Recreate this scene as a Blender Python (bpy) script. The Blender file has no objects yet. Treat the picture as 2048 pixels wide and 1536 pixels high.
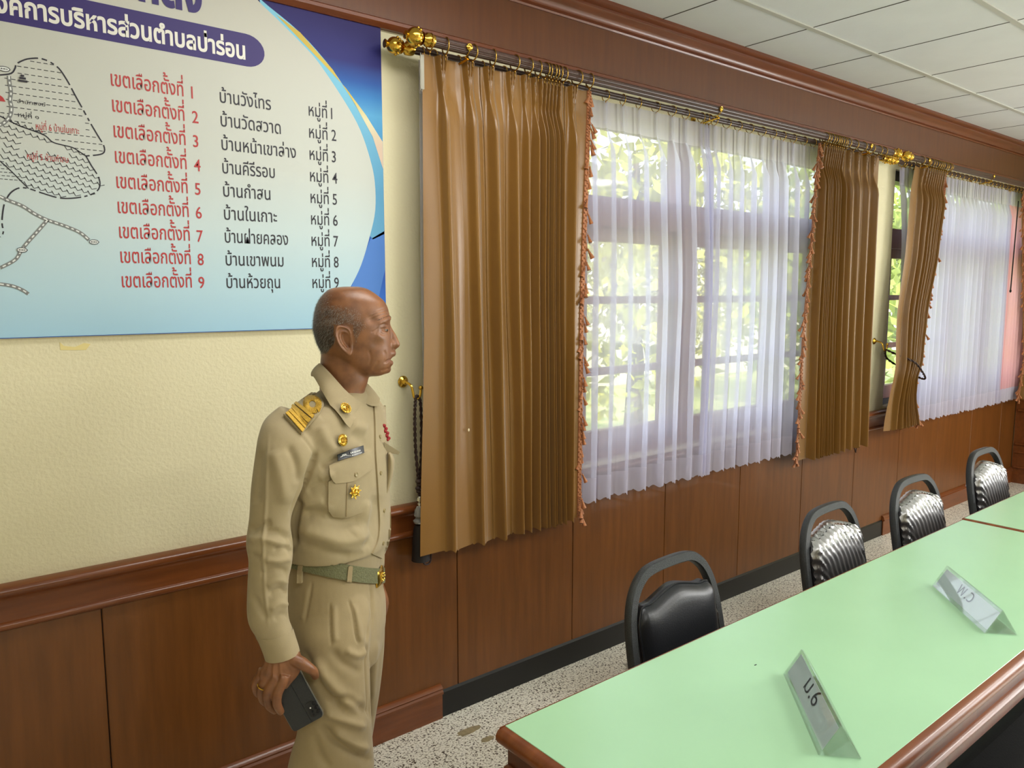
import bpy, math, random
import numpy as np
from mathutils import Vector, Matrix
from mathutils.bvhtree import BVHTree
from mathutils.geometry import delaunay_2d_cdt

random.seed(7)
rng = np.random.default_rng(7)
sc = bpy.context.scene
COL = sc.collection
PI = math.pi

# ------------------------------------------------------------------ camera
FPX = 1541.53
YAW, PITCH, ROLL = math.radians(39.07), math.radians(6.727), math.radians(0.03)
CAM = Vector((0.0, -2.358, 1.62))
_F = Vector((math.sin(YAW)*math.cos(PITCH), math.cos(YAW)*math.cos(PITCH), -math.sin(PITCH)))
_r = Vector((math.cos(YAW), -math.sin(YAW), 0))
_d = _F.cross(_r)
CR = _r*math.cos(ROLL) + _d*math.sin(ROLL)
CD = -_r*math.sin(ROLL) + _d*math.cos(ROLL)
cd = bpy.data.cameras.new('camera'); cam = bpy.data.objects.new('camera', cd); COL.objects.link(cam)
cd.sensor_fit = 'HORIZONTAL'; cd.sensor_width = 36.0; cd.lens = 36.0*FPX/2048.0
cd.clip_start = 0.02; cd.clip_end = 200
m = Matrix((CR, -CD, -_F)).transposed().to_4x4(); m.translation = CAM
cam.matrix_world = m
sc.camera = cam

# ------------------------------------------------------------------ light
w = bpy.data.worlds.new('World'); sc.world = w; w.use_nodes = True
wn = w.node_tree.nodes; wl = w.node_tree.links
bg = wn['Background']
tc = wn.new('ShaderNodeTexCoord'); sx = wn.new('ShaderNodeSeparateXYZ'); cr = wn.new('ShaderNodeValToRGB')
wl.new(tc.outputs['Generated'], sx.inputs[0]); wl.new(sx.outputs['Z'], cr.inputs[0])
cr.color_ramp.elements[0].color = (0.85, 0.9, 0.95, 1); cr.color_ramp.elements[1].color = (0.62, 0.78, 1.0, 1)
wl.new(cr.outputs[0], bg.inputs['Color']); bg.inputs['Strength'].default_value = 3.6

def lamp(name, kind, loc, energy, color=(1, 1, 1), size=(1, 1), look=None, rot=None):
    L = bpy.data.lights.new(name, kind); L.energy = energy; L.color = color
    if kind == 'AREA':
        L.shape = 'RECTANGLE'; L.size, L.size_y = size
    o = bpy.data.objects.new(name, L); COL.objects.link(o); o.location = loc
    if look is not None:
        o.rotation_euler = Vector(look).to_track_quat('-Z', 'Y').to_euler()
    if rot is not None:
        o.rotation_euler = rot
    return o
sun = lamp('sun', 'SUN', (0, 0, 20), 7.0, (1.0, 0.93, 0.78), look=(0.25, 0.55, -0.8)); sun.data.angle = math.radians(2)
# daylight coming through the windows of the opposite wall, an added side light, and the ceiling troffers
lamp('rear_window_daylight', 'AREA', (4.6, -6.3, 1.75), 14, (0.97, 0.98, 1.0), (2.6, 1.5), look=(0, 1, 0))
lamp('added_side_light', 'AREA', (7.40, -3.9, 1.68), 130, (1.0, 0.98, 0.94), (2.4, 1.4), look=(-1, 0.12, 0))  # side light added from the right; no window is known in this wall
for k, (x, y) in enumerate(((1.40, -.92), (0.3, -3.2), (3.0, -3.2), (5.4, -3.2))):
    lamp('ceiling_troffer', 'AREA', (x, y, 2.74), (20, 28, 50, 62)[k], (1.0, 0.985, 0.95), (1.2, 0.4), look=(0, 0, -1))
vs = sc.view_settings
vs.view_transform = 'Standard'; vs.look = 'None'; vs.gamma = 1.0; vs.exposure = 0.0; vs.use_curve_mapping = False
try:
    sc.cycles.use_denoising = True; sc.cycles.denoiser = 'OPENIMAGEDENOISE'
    sc.cycles.max_bounces = 10; sc.cycles.diffuse_bounces = 5; sc.cycles.glossy_bounces = 4
    sc.cycles.transmission_bounces = 8; sc.cycles.transparent_max_bounces = 32
    sc.cycles.caustics_reflective = False; sc.cycles.caustics_refractive = False
    sc.cycles.sample_clamp_indirect = 4.0
except Exception:
    pass

# ------------------------------------------------------------------ helpers
def ray(px, py):
    return (CR*((px-1024)/FPX) + CD*((py-768)/FPX) + _F).normalized()
def atY(px, py, Y):
    d = ray(px, py); return CAM + d*((Y-CAM.y)/d.y)
def atZ(px, py, Z):
    d = ray(px, py); return CAM + d*((Z-CAM.z)/d.z)
_Mn = np.array([CR, CD, _F]); _Cn = np.array(CAM)
def project(V):
    c = (np.asarray(V)-_Cn) @ _Mn.T
    return np.stack([1024+FPX*c[:, 0]/c[:, 2], 768+FPX*c[:, 1]/c[:, 2]], 1)

OFF = {}
def link(name, mesh, parent=None):
    o = bpy.data.objects.new(name, mesh); COL.objects.link(o)
    if parent is not None:
        o.parent = parent
        OFF[o.name] = OFF.get(parent.name, Vector((0, 0, 0)))
    return o
def setup(o, label=None, cat=None, group=None, kind=None):
    if label: o['label'] = label
    if cat: o['category'] = cat
    if group: o['group'] = group
    if kind: o['kind'] = kind
    return o
def thing(name, loc, label, cat, group=None):
    o = bpy.data.objects.new(name, None); COL.objects.link(o); o.location = loc
    o.empty_display_size = 0.05
    OFF[o.name] = Vector(loc)
    return setup(o, label, cat, group)
def finish(name, V, F, mats, parent=None, smooth=True, angle=35, mi=None, world=True):
    me = bpy.data.meshes.new(name)
    if parent is not None and world:
        off = OFF.get(parent.name, Vector((0, 0, 0)))
        V = [(v[0]-off.x, v[1]-off.y, v[2]-off.z) for v in V]
    me.from_pydata([tuple(v) for v in V], [], F)
    if not isinstance(mats, (list, tuple)): mats = [mats]
    for mm in mats: me.materials.append(mm)
    if mi is not None: me.polygons.foreach_set('material_index', mi)
    me.validate(); me.update()
    if smooth:
        me.polygons.foreach_set('use_smooth', [True]*len(me.polygons))
        if angle < 180: me.set_sharp_from_angle(angle=math.radians(angle))
    return link(name, me, parent)

class MB:
    def __init__(s): s.V = []; s.F = []; s.M = []; s.cur = 0
    def add(s, V, F):
        n = len(s.V); s.V += [tuple(v) for v in V]; s.F += [tuple(i+n for i in f) for f in F]; s.M += [s.cur]*len(F)
        return s
    def box(s, x0, x1, y0, y1, z0, z1, b=0.0):
        if b <= 0:
            V = [(x, y, z) for z in (z0, z1) for y in (y0, y1) for x in (x0, x1)]
            return s.add(V, [(0, 2, 3, 1), (4, 5, 7, 6), (0, 1, 5, 4), (2, 6, 7, 3), (0, 4, 6, 2), (1, 3, 7, 5)])
        # chamfered box
        V = []; idx = {}
        for i, x in enumerate((x0, x1)):
            for j, y in enumerate((y0, y1)):
                for k, z in enumerate((z0, z1)):
                    dx, dy, dz = (b, -b)[i], (b, -b)[j], (b, -b)[k]
                    idx[i, j, k] = len(V)
                    V += [(x, y+dy, z+dz), (x+dx, y, z+dz), (x+dx, y+dy, z)]
        F = []
        for i in (0, 1):
            q = [idx[i, 0, 0], idx[i, 1, 0], idx[i, 1, 1], idx[i, 0, 1]]; F.append(tuple(q if i else q[::-1]))
        for j in (0, 1):
            q = [idx[0, j, 0]+1, idx[1, j, 0]+1, idx[1, j, 1]+1, idx[0, j, 1]+1]; F.append(tuple(q[::-1] if j else q))
        for k in (0, 1):
            q = [idx[0, 0, k]+2, idx[1, 0, k]+2, idx[1, 1, k]+2, idx[0, 1, k]+2]; F.append(tuple(q if k else q[::-1]))
        for a in (0, 1):
            for c in (0, 1):
                p, q = idx[0, a, c], idx[1, a, c]; F.append((p+1, q+1, q+2, p+2))
                p, q = idx[a, 0, c], idx[a, 1, c]; F.append((p, q, q+2, p+2))
                p, q = idx[a, c, 0], idx[a, c, 1]; F.append((p, q, q+1, p+1))
        for t in idx.values(): F.append((t, t+1, t+2))
        return s.add(V, F)
    def tube(s, P, r, n=8, closed=False, caps=True, sq=False):
        P = [Vector(p) for p in P]; L = len(P)
        R = r if isinstance(r, (list, tuple)) else [r]*L
        V = []; up = None
        for i, p in enumerate(P):
            a = P[(i-1) % L] if (closed or i > 0) else P[i]
            b = P[(i+1) % L] if (closed or i < L-1) else P[i]
            t = (b-a).normalized()
            if up is None:
                up = Vector((0, 0, 1)) if abs(t.z) < .9 else Vector((1, 0, 0))
            up = (up - t*up.dot(t))
            if up.length < 1e-6: up = t.orthogonal()
            up.normalize(); sd = t.cross(up)
            for k in range(n):
                th = 2*PI*k/n + (PI/n if sq else 0)
                V.append(p + (up*math.cos(th)+sd*math.sin(th))*R[i])
        F = []
        for i in range(L if closed else L-1):
            j = (i+1) % L
            for k in range(n):
                k2 = (k+1) % n
                F.append((i*n+k, j*n+k, j*n+k2, i*n+k2))
        if caps and not closed:
            F.append(tuple(range(n))); F.append(tuple(range((L-1)*n, L*n))[::-1])
        return s.add(V, F)
    def lathe(s, prof, c, axis=(0, 0, 1), n=16):
        ax = Vector(axis).normalized(); e1 = ax.orthogonal().normalized(); e2 = ax.cross(e1); c = Vector(c)
        V = []; F = []
        for (r, h) in prof:
            for k in range(n):
                th = 2*PI*k/n
                V.append(c + ax*h + (e1*math.cos(th)+e2*math.sin(th))*max(r, 1e-5))
        for i in range(len(prof)-1):
            for k in range(n):
                k2 = (k+1) % n
                F.append((i*n+k, i*n+k2, (i+1)*n+k2, (i+1)*n+k))
        F.append(tuple(range(n))[::-1]); F.append(tuple(range((len(prof)-1)*n, len(prof)*n)))
        return s.add(V, F)
    def prism(s, poly, fn, t):
        """poly: 2D points; fn(u,v,h)->3D ; extruded from h=0 to h=t"""
        n = len(poly)
        V = [fn(u, v, 0) for u, v in poly] + [fn(u, v, t) for u, v in poly]
        F = [tuple(range(n))[::-1], tuple(range(n, 2*n))] + [(i, (i+1) % n, n+(i+1) % n, n+i) for i in range(n)]
        return s.add(V, F)
    def sweep(s, prof, a, b, fn):
        """profile of 2D points swept between parameters a,b ; fn(t,u,v)"""
        n = len(prof)
        V = [fn(a, u, v) for u, v in prof] + [fn(b, u, v) for u, v in prof]
        F = [(i, (i+1) % n, n+(i+1) % n, n+i) for i in range(n)] + [tuple(range(n))[::-1], tuple(range(n, 2*n))]
        return s.add(V, F)
    def grid(s, rows, closed=False):
        nr, nc = len(rows), len(rows[0]); V = [p for r in rows for p in r]; F = []
        for i in range(nr-1):
            for j in range(nc if closed else nc-1):
                j2 = (j+1) % nc
                F.append((i*nc+j, i*nc+j2, (i+1)*nc+j2, (i+1)*nc+j))
        return s.add(V, F)
    def ball(s, c, r, n=10, sc_=(1, 1, 1)):
        prof = [(math.sin(PI*i/n), -math.cos(PI*i/n)) for i in range(n+1)]
        c = Vector(c); V = []; F = []; k_ = 2*n
        for (a, h) in prof:
            for k in range(k_):
                th = 2*PI*k/k_
                V.append(c+Vector((a*math.cos(th)*sc_[0], a*math.sin(th)*sc_[1], h*sc_[2]))*r)
        for i in range(n):
            for k in range(k_):
                F.append((i*k_+k, i*k_+(k+1) % k_, (i+1)*k_+(k+1) % k_, (i+1)*k_+k))
        return s.add(V, F)
    def build(s, name, mats, parent=None, smooth=True, angle=35, world=True):
        return finish(name, s.V, s.F, mats, parent, smooth, angle, s.M if isinstance(mats, (list, tuple)) else None, world)

def torus_pts(c, R, axis='x', n=20):
    out = []
    for k in range(n):
        a = 2*PI*k/n
        if axis == 'x': out.append((c[0], c[1]+R*math.cos(a), c[2]+R*math.sin(a)))
        elif axis == 'z': out.append((c[0]+R*math.cos(a), c[1]+R*math.sin(a), c[2]))
        else: out.append((c[0]+R*math.cos(a), c[1], c[2]+R*math.sin(a)))
    return out
def crspline(P, sub):
    P = [np.asarray(p, float) for p in P]; out = []
    for i in range(len(P)-1):
        p0 = P[max(i-1, 0)]; p1 = P[i]; p2 = P[i+1]; p3 = P[min(i+2, len(P)-1)]
        for k in range(sub):
            t = k/sub
            out.append(0.5*((2*p1)+(-p0+p2)*t+(2*p0-5*p1+4*p2-p3)*t*t+(-p0+3*p1-3*p2+p3)*t**3))
    out.append(P[-1]); return out
def lerpkeys(keys, t):
    """keys [(t, v...)] sorted by t"""
    if t <= keys[0][0]: return keys[0][1:]
    for a, b in zip(keys, keys[1:]):
        if t <= b[0]:
            f = (t-a[0])/(b[0]-a[0]); f = f*f*(3-2*f)*.5+f*.5
            return tuple(x+(y-x)*f for x, y in zip(a[1:], b[1:]))
    return keys[-1][1:]
def dup(root, loc, rotz=0, label=None, group=None, skip=()):
    r = root.copy(); COL.objects.link(r); r.location = loc; r.rotation_euler = (0, 0, rotz)
    if label: r['label'] = label
    if group: r['group'] = group
    for ch in list(root.children):
        if ch.name.split('.')[0] in skip: continue
        c = ch.copy(); COL.objects.link(c); c.parent = r
        for g in ch.children:
            d = g.copy(); COL.objects.link(d); d.parent = c
    return r

# ------------------------------------------------------------------ materials
def sr(r, g, b):
    f = lambda c: (c/255/12.92) if c/255 <= .04045 else ((c/255+.055)/1.055)**2.4
    return (f(r), f(g), f(b), 1)
def mat(name, col, rough=.5, metal=0, noise=0.0, nscale=20, stretch=(1, 1, 1), bump=0, bscale=80, spec=.5, coat=0, sheen=0, col2=None, detail=4, bstretch=(1, 1, 1)):
    m = bpy.data.materials.new(name); m.use_nodes = True
    nt = m.node_tree; N = nt.nodes; L = nt.links; b = N['Principled BSDF']
    b.inputs['Base Color'].default_value = col; b.inputs['Roughness'].default_value = rough
    b.inputs['Metallic'].default_value = metal; b.inputs['Specular IOR Level'].default_value = spec
    b.inputs['Coat Weight'].default_value = coat; b.inputs['Sheen Weight'].default_value = sheen
    if noise or bump or col2:
        tc = N.new('ShaderNodeTexCoord')
    if noise or col2:
        mp = N.new('ShaderNodeMapping'); mp.inputs['Scale'].default_value = stretch
        nz = N.new('ShaderNodeTexNoise'); nz.inputs['Scale'].default_value = nscale; nz.inputs['Detail'].default_value = detail
        rp = N.new('ShaderNodeValToRGB')
        L.new(tc.outputs['Object'], mp.inputs[0]); L.new(mp.outputs[0], nz.inputs['Vector']); L.new(nz.outputs['Fac'], rp.inputs[0])
        c2 = col2 or tuple(min(1, c*(1+noise)) for c in col[:3])+(1,)
        c1 = col if col2 else tuple(c*(1-noise) for c in col[:3])+(1,)
        rp.color_ramp.elements[0].position = .32; rp.color_ramp.elements[1].position = .68
        rp.color_ramp.elements[0].color = c1; rp.color_ramp.elements[1].color = c2
        L.new(rp.outputs[0], b.inputs['Base Color'])
    if bump:
        mp2 = N.new('ShaderNodeMapping'); mp2.inputs['Scale'].default_value = bstretch
        L.new(tc.outputs['Object'], mp2.inputs[0])
        nb = N.new('ShaderNodeTexNoise'); nb.inputs['Scale'].default_value = bscale; nb.inputs['Detail'].default_value = 3
        bp = N.new('ShaderNodeBump'); bp.inputs['Strength'].default_value = bump; bp.inputs['Distance'].default_value = .004
        L.new(mp2.outputs[0], nb.inputs['Vector']); L.new(nb.outputs['Fac'], bp.inputs['Height']); L.new(bp.outputs[0], b.inputs['Normal'])
    return m
def woodmat(name, c1, c2, rough=.35, stretch=(14, 14, 1.2), nscale=3.0, coat=.15):
    return mat(name, c1, rough, 0, 0, nscale, stretch, .06, 30, .45, coat, 0, c2, 6, stretch)
M = {}
M['cream'] = mat('cream_paint', sr(219, 211, 176), .7, noise=.02, nscale=2, bump=.5, bscale=90)
M['wood'] = woodmat('wainscot_wood', sr(96, 55, 16), sr(112, 66, 24))
M['woodx'] = woodmat('rail_wood', sr(100, 52, 20), sr(120, 66, 30), .28, (1.2, 14, 14))
M['fascia'] = woodmat('fascia_wood', sr(90, 48, 18), sr(100, 56, 22), .4)
M['crown'] = woodmat('crown_wood', sr(100, 50, 24), sr(116, 60, 30), .35, (1.2, 14, 14))
M['black'] = mat('black_baseboard', sr(14, 13, 12), .3, spec=.4)
M['ceil'] = mat('ceiling_tile', sr(220, 223, 226), .85, noise=.02, nscale=6, bump=.1, bscale=120)
M['ceilline'] = mat('ceiling_grid_metal', sr(190, 190, 182), .5)
M['gap'] = mat('tile_gap', sr(70, 68, 62), .9)
M['brass'] = mat('polished_brass', sr(212, 170, 70), .18, 1.0)
M['brassd'] = mat('aged_brass', sr(176, 140, 70), .3, 1.0)
M['rod'] = mat('dark_rod_wood', sr(66, 44, 36), .35, noise=.3, nscale=6, stretch=(1, 20, 20))
M['dark'] = mat('dark_metal', sr(30, 28, 26), .4, .6)
M['gold'] = mat('gold_satin', sr(126, 87, 26), .33, noise=.05, nscale=9, stretch=(1, 1, .4), bump=.05, bscale=300, spec=.6, sheen=.25)
M['goldhem'] = M['gold']
M['copper'] = mat('copper_braid', sr(160, 98, 52), .5, .2, noise=.25, nscale=150, sheen=.3)
M['cord'] = mat('brown_cord', sr(48, 26, 20), .6, noise=.3, nscale=120)
M['tassel'] = mat('black_tassel', sr(22, 14, 12), .7, noise=.3, nscale=200, stretch=(1, 1, .05))
M['crystal'] = mat('clear_bead', sr(220, 220, 215), .05); M['crystal'].node_tree.nodes['Principled BSDF'].inputs['Transmission Weight'].default_value = .7
M['chairm'] = mat('hammertone_frame', sr(58, 60, 60), .32, .55, noise=.25, nscale=400, bump=.6, bscale=500)
M['vinyl'] = mat('black_vinyl', sr(22, 24, 28), .38, spec=.5, bump=.08, bscale=250)
M['laminate'] = mat('green_laminate', sr(162, 204, 164), .22, noise=.02, nscale=5, spec=.5)
M['tabw'] = woodmat('table_wood', sr(104, 52, 20), sr(124, 68, 30), .35, (1.2, 14, 14), coat=.1)
M['tabe'] = woodmat('table_panel_wood', sr(78, 38, 16), sr(94, 48, 22), .4, (14, 14, 1.2), coat=.05)
M['paper'] = mat('blue_grey_paper', sr(218, 232, 238), .7)
M['ink'] = mat('black_ink', sr(24, 24, 30), .6)
M['winw'] = woodmat('window_wood', sr(118, 74, 60), sr(136, 88, 72), .45)
M['wind'] = mat('dark_window_metal', sr(40, 42, 46), .4, .3)
M['sill'] = mat('sill_paint', sr(205, 195, 170), .5)

def terrazzo():
    m = mat('terrazzo', sr(196, 188, 168), .3, spec=.4)
    nt = m.node_tree; N = nt.nodes; L = nt.links; b = N['Principled BSDF']
    tc = N.new('ShaderNodeTexCoord')
    vo = N.new('ShaderNodeTexVoronoi'); vo.inputs['Scale'].default_value = 190
    nz = N.new('ShaderNodeTexNoise'); nz.inputs['Scale'].default_value = 130; nz.inputs['Detail'].default_value = 2
    n2 = N.new('ShaderNodeTexNoise'); n2.inputs['Scale'].default_value = 2.2; n2.inputs['Detail'].default_value = 5
    for n in (vo, nz, n2): L.new(tc.outputs['Object'], n.inputs['Vector'])
    r1 = N.new('ShaderNodeValToRGB'); e = r1.color_ramp.elements
    e[0].position = .38; e[0].color = sr(166, 160, 142); e[1].position = .5; e[1].color = sr(238, 234, 220)
    L.new(nz.outputs['Fac'], r1.inputs[0])
    r2 = N.new('ShaderNodeValToRGB'); r2.color_ramp.interpolation = 'CONSTANT'
    e = r2.color_ramp.elements; e[0].position = 0; e[0].color = (0, 0, 0, 1); e[1].position = .1; e[1].color = (1, 1, 1, 1)
    sp = N.new('ShaderNodeSeparateColor'); L.new(vo.outputs['Color'], sp.inputs[0]); L.new(sp.outputs[0], r2.inputs[0])
    mx = N.new('ShaderNodeMix'); mx.data_type = 'RGBA'
    mx.inputs['A'].default_value = sr(84, 74, 60)
    L.new(r2.outputs[0], mx.inputs['Factor']); L.new(r1.outputs[0], mx.inputs['B'])
    r3 = N.new('ShaderNodeValToRGB'); e = r3.color_ramp.elements; e[0].position = .3; e[0].color = (.86, .84, .8, 1); e[1].position = .6; e[1].color = (1, 1, 1, 1)
    L.new(n2.outputs['Fac'], r3.inputs[0])
    m2 = N.new('ShaderNodeMix'); m2.data_type = 'RGBA'; m2.blend_type = 'MULTIPLY'; m2.inputs['Factor'].default_value = 1
    L.new(mx.outputs['Result'], m2.inputs['A']); L.new(r3.outputs[0], m2.inputs['B'])
    L.new(m2.outputs['Result'], b.inputs['Base Color'])
    return m
M['floor'] = terrazzo()
def sheer(name, col, clear):
    m = bpy.data.materials.new(name); m.use_nodes = True; N = m.node_tree.nodes; L = m.node_tree.links
    N.remove(N['Principled BSDF']); out = N['Material Output']
    tr = N.new('ShaderNodeBsdfTransparent'); df = N.new('ShaderNodeBsdfDiffuse'); tl = N.new('ShaderNodeBsdfTranslucent')
    tr.inputs[0].default_value = (1, 1, 1, 1)
    df.inputs[0].default_value = col; tl.inputs[0].default_value = col
    a = N.new('ShaderNodeMixShader'); a.inputs[0].default_value = .55; L.new(df.outputs[0], a.inputs[1]); L.new(tl.outputs[0], a.inputs[2])
    b = N.new('ShaderNodeMixShader'); b.inputs[0].default_value = clear
    L.new(a.outputs[0], b.inputs[1]); L.new(tr.outputs[0], b.inputs[2]); L.new(b.outputs[0], out.inputs[0])
    return m
M['sheer'] = sheer('white_sheer', (.74, .74, .88, 1), .42)
M['sheerhem'] = sheer('white_sheer_doubled', (.72, .70, .82, 1), .15)
M['sheerdense'] = sheer('white_sheer_dense', (.74, .74, .88, 1), .28)
M['pinkglowsheer'] = sheer('sheer_with_pink_glow', (.94, .58, .62, 1), .32)  # pink is red light coming through the sheer, put into its colour
def clearmat(name, tint=(1, 1, 1, 1), gloss=.12, rough=.03, fac=None):
    m = bpy.data.materials.new(name); m.use_nodes = True; N = m.node_tree.nodes; L = m.node_tree.links
    N.remove(N['Principled BSDF']); out = N['Material Output']
    tr = N.new('ShaderNodeBsdfTransparent'); tr.inputs[0].default_value = tint
    gl = N.new('ShaderNodeBsdfGlossy'); gl.inputs['Roughness'].default_value = rough
    fr = N.new('ShaderNodeLayerWeight'); fr.inputs[0].default_value = .5
    pw = N.new('ShaderNodeMath'); pw.operation = 'POWER'; pw.inputs[1].default_value = 4.0; L.new(fr.outputs['Facing'], pw.inputs[0])
    mt = N.new('ShaderNodeMath'); mt.operation = 'ADD'; mt.inputs[1].default_value = gloss+.04; L.new(pw.outputs[0], mt.inputs[0]); mt.use_clamp = True
    mx = N.new('ShaderNodeMixShader'); L.new(mt.outputs[0], mx.inputs[0]); L.new(tr.outputs[0], mx.inputs[1]); L.new(gl.outputs[0], mx.inputs[2])
    L.new(mx.outputs[0], out.inputs[0]); return m
M['glass'] = clearmat('window_glass', (.96, .98, .97, 1), 0.0)
M['acrylic'] = clearmat('clear_acrylic', (.985, .995, .99, 1), .05)
M['wrap'] = clearmat('plastic_wrap', (.95, .97, .97, 1), .42, .32)
M['greyplastic'] = mat('grey_plastic', sr(120, 118, 110), .4)
# ------------------------------------------------------------------ room shell
XL, XR, YB, ZC = -2.5, 7.45, -6.45, 2.785
W1 = (1.55, 4.62); W2 = (5.05, 7.25); WZ = (0.87, 2.40)
b = MB()
for (x0, x1, z0, z1) in ((XL, XR, 0, WZ[0]), (XL, XR, WZ[1], ZC), (XL, W1[0], *WZ), (W1[1], W2[0], *WZ), (W2[1], XR, *WZ)):
    b.box(x0, x1, 0, .14, z0, z1)
wall_front = setup(b.build('wall_front', M['cream'], smooth=False), kind='structure')
setup(MB().box(XL-.12, XL, YB, .14, 0, ZC).build('wall_left', M['cream'], smooth=False), kind='structure')
wr = setup(MB().box(XR, XR+.12, YB, .14, 0, .95).box(XR, XR+.12, YB, .14, 2.42, ZC).box(XR, XR+.12, YB, -5.15, .95, 2.42).box(XR, XR+.12, -2.65, .14, .95, 2.42).build('wall_right', M['cream'], smooth=False), kind='structure')
b = MB()
for (x0, x1, z0, z1) in ((XL, XR, 0, .95), (XL, XR, 2.55, ZC), (XL, 3.9, .95, 2.55), (5.3, XR, .95, 2.55)):
    b.box(x0, x1, YB-.12, YB, z0, z1)
setup(b.build('wall_rear', M['cream'], smooth=False), kind='structure')
floor = setup(MB().box(XL, XR, YB, .0, -.1, 0).build('floor', M['floor'], smooth=False), kind='structure')
ceil = setup(MB().box(XL, XR, YB, .14, ZC, ZC+.1).build('ceiling', M['ceil'], smooth=False), kind='structure')
b = MB()
x = 2.689-.6*8
while x < XR:
    b.box(x-.0025, x+.0025, YB, -.07, ZC-.0015, ZC); x += .599
b.build('tile_joint', M['gap'], ceil, smooth=False)
b = MB()
for k in range(10):
    y = -.419-.6*k
    b.box(XL, XR, y-.012, y+.012, ZC-.006, ZC)
b.build('grid_runner', M['ceilline'], ceil, smooth=False)
b = MB()
for p in ((1719, 1115), (1937, 1011)):
    q = atZ(*p, 0); b.box(q.x-.003, q.x+.003, YB, -.02, 0, .0006)
b.build('floor_joint', M['gap'], floor, smooth=False)
M['stain'] = mat('dry_stain', sr(150, 136, 104), .6, noise=.2, nscale=60)
M['residue'] = mat('tape_residue', sr(222, 206, 140), .6)
for ctr, rx, ry in (((938, 1462), .055, .022), ((975, 1478), .03, .015)):
    q = atZ(*ctr, 0); n = 22
    poly = [(q.x+rx*(.75+.35*rng.random())*math.cos(2*PI*i/n), q.y-.0+ry*(.75+.35*rng.random())*math.sin(2*PI*i/n)) for i in range(n)]
    MB().prism(poly, lambda u, v, h: (u, v, .0002+h), .0006).build('floor_stain', M['stain'], floor, smooth=False)
q0 = [(119, 684), (128, 692), (150, 694), (168, 686), (181, 688), (172, 700), (121, 700)]
poly = [(atY(*p, 0).x, atY(*p, 0).z) for p in q0]
MB().prism(poly, lambda u, v, h: (u, -.0002-h, v), .0006).build('wall_stain', M['residue'], wall_front, smooth=False)

# wainscot panels
b = MB(); x = 1.634-.61*7
while x < XR-.02:
    b.box(max(x, XL)+.0015, min(x+.61, XR)-.0015, -.012, 0, .0, .80, .002); x += .61
setup(b.build('trim_1', M['wood'], smooth=False), kind='structure')
setup(MB().box(XL, XR, -.004, 0, 0, .8).build('trim_2', M['dark'], smooth=False), kind='structure')
prof = [(0, .863), (-.030, .863), (-.041, .857), (-.045, .848), (-.041, .838), (-.030, .832), (-.026, .826), (-.022, .818), (-.020, .764),
        (-.027, .761), (-.031, .754), (-.029, .746), (-.022, .741), (-.012, .739), (0, .739)]
setup(MB().sweep(prof, XL, XR, lambda t, u, v: (t, u, v)).build('trim_3', M['woodx'], angle=50), kind='structure')
prof = [(0, 0), (-.026, 0), (-.026, .098), (-.034, .101), (-.034, .110), (-.028, .116), (-.030, .122), (-.022, .131), (-.012, .135), (0, .135)]
b = MB().sweep(prof, XL, 1.55, lambda t, u, v: (t, u, v)).sweep(prof, 5.1, XR, lambda t, u, v: (t, u, v))
setup(b.build('baseboard_front', M['woodx'], angle=40), kind='structure')
prof = [(0, 0), (-.020, 0), (-.020, .098), (-.012, .106), (0, .106)]
setup(MB().sweep(prof, 1.552, 5.098, lambda t, u, v: (t, u, v)).build('baseboard_black', M['black'], smooth=False), kind='structure')
# wooden fascia and crown under the ceiling
b = MB().box(XL, XR, -.02, 0, 2.515, 2.72)
setup(b.build('trim_4', M['fascia'], smooth=False), kind='structure')
prof = [(0, 2.520), (-.024, 2.520), (-.032, 2.514), (-.032, 2.504), (-.026, 2.497), (-.018, 2.490), (0, 2.490)]
setup(MB().sweep(prof, XL, XR, lambda t, u, v: (t, u, v)).build('trim_5', M['crown'], angle=40), kind='structure')
prof = [(0, 2.696), (-.026, 2.696), (-.028, 2.703), (-.024, 2.708), (-.033, 2.712), (-.033, 2.722), (-.041, 2.734), (-.056, 2.745), (-.062, 2.752),
        (-.062, 2.760), (-.074, 2.764), (-.082, 2.772), (-.082, 2.785), (0, 2.785)]
setup(MB().sweep(prof, XL, XR, lambda t, u, v: (t, u, v)).build('trim_6', M['crown'], angle=40), kind='structure')
# end wall woodwork
b = MB().box(XR-.02, XR, YB, -.02, 0, .86)
for z in (.13, .26, .33, .62, .79, .84):
    b.box(XR-.034, XR-.02, YB, -.035, z, z+.02, .004)
for k in range(8):
    y = -.12-.75*k
    b.box(XR-.03, XR-.02, y-.60, y, .38, .39).box(XR-.03, XR-.02, y-.6, y, .58, .59).box(XR-.03, XR-.02, y-.6, y-.59, .39, .58).box(XR-.03, XR-.02, y-.01, y, .39, .58)
setup(b.build('trim_7', M['woodx'], smooth=False), kind='structure')

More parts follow.
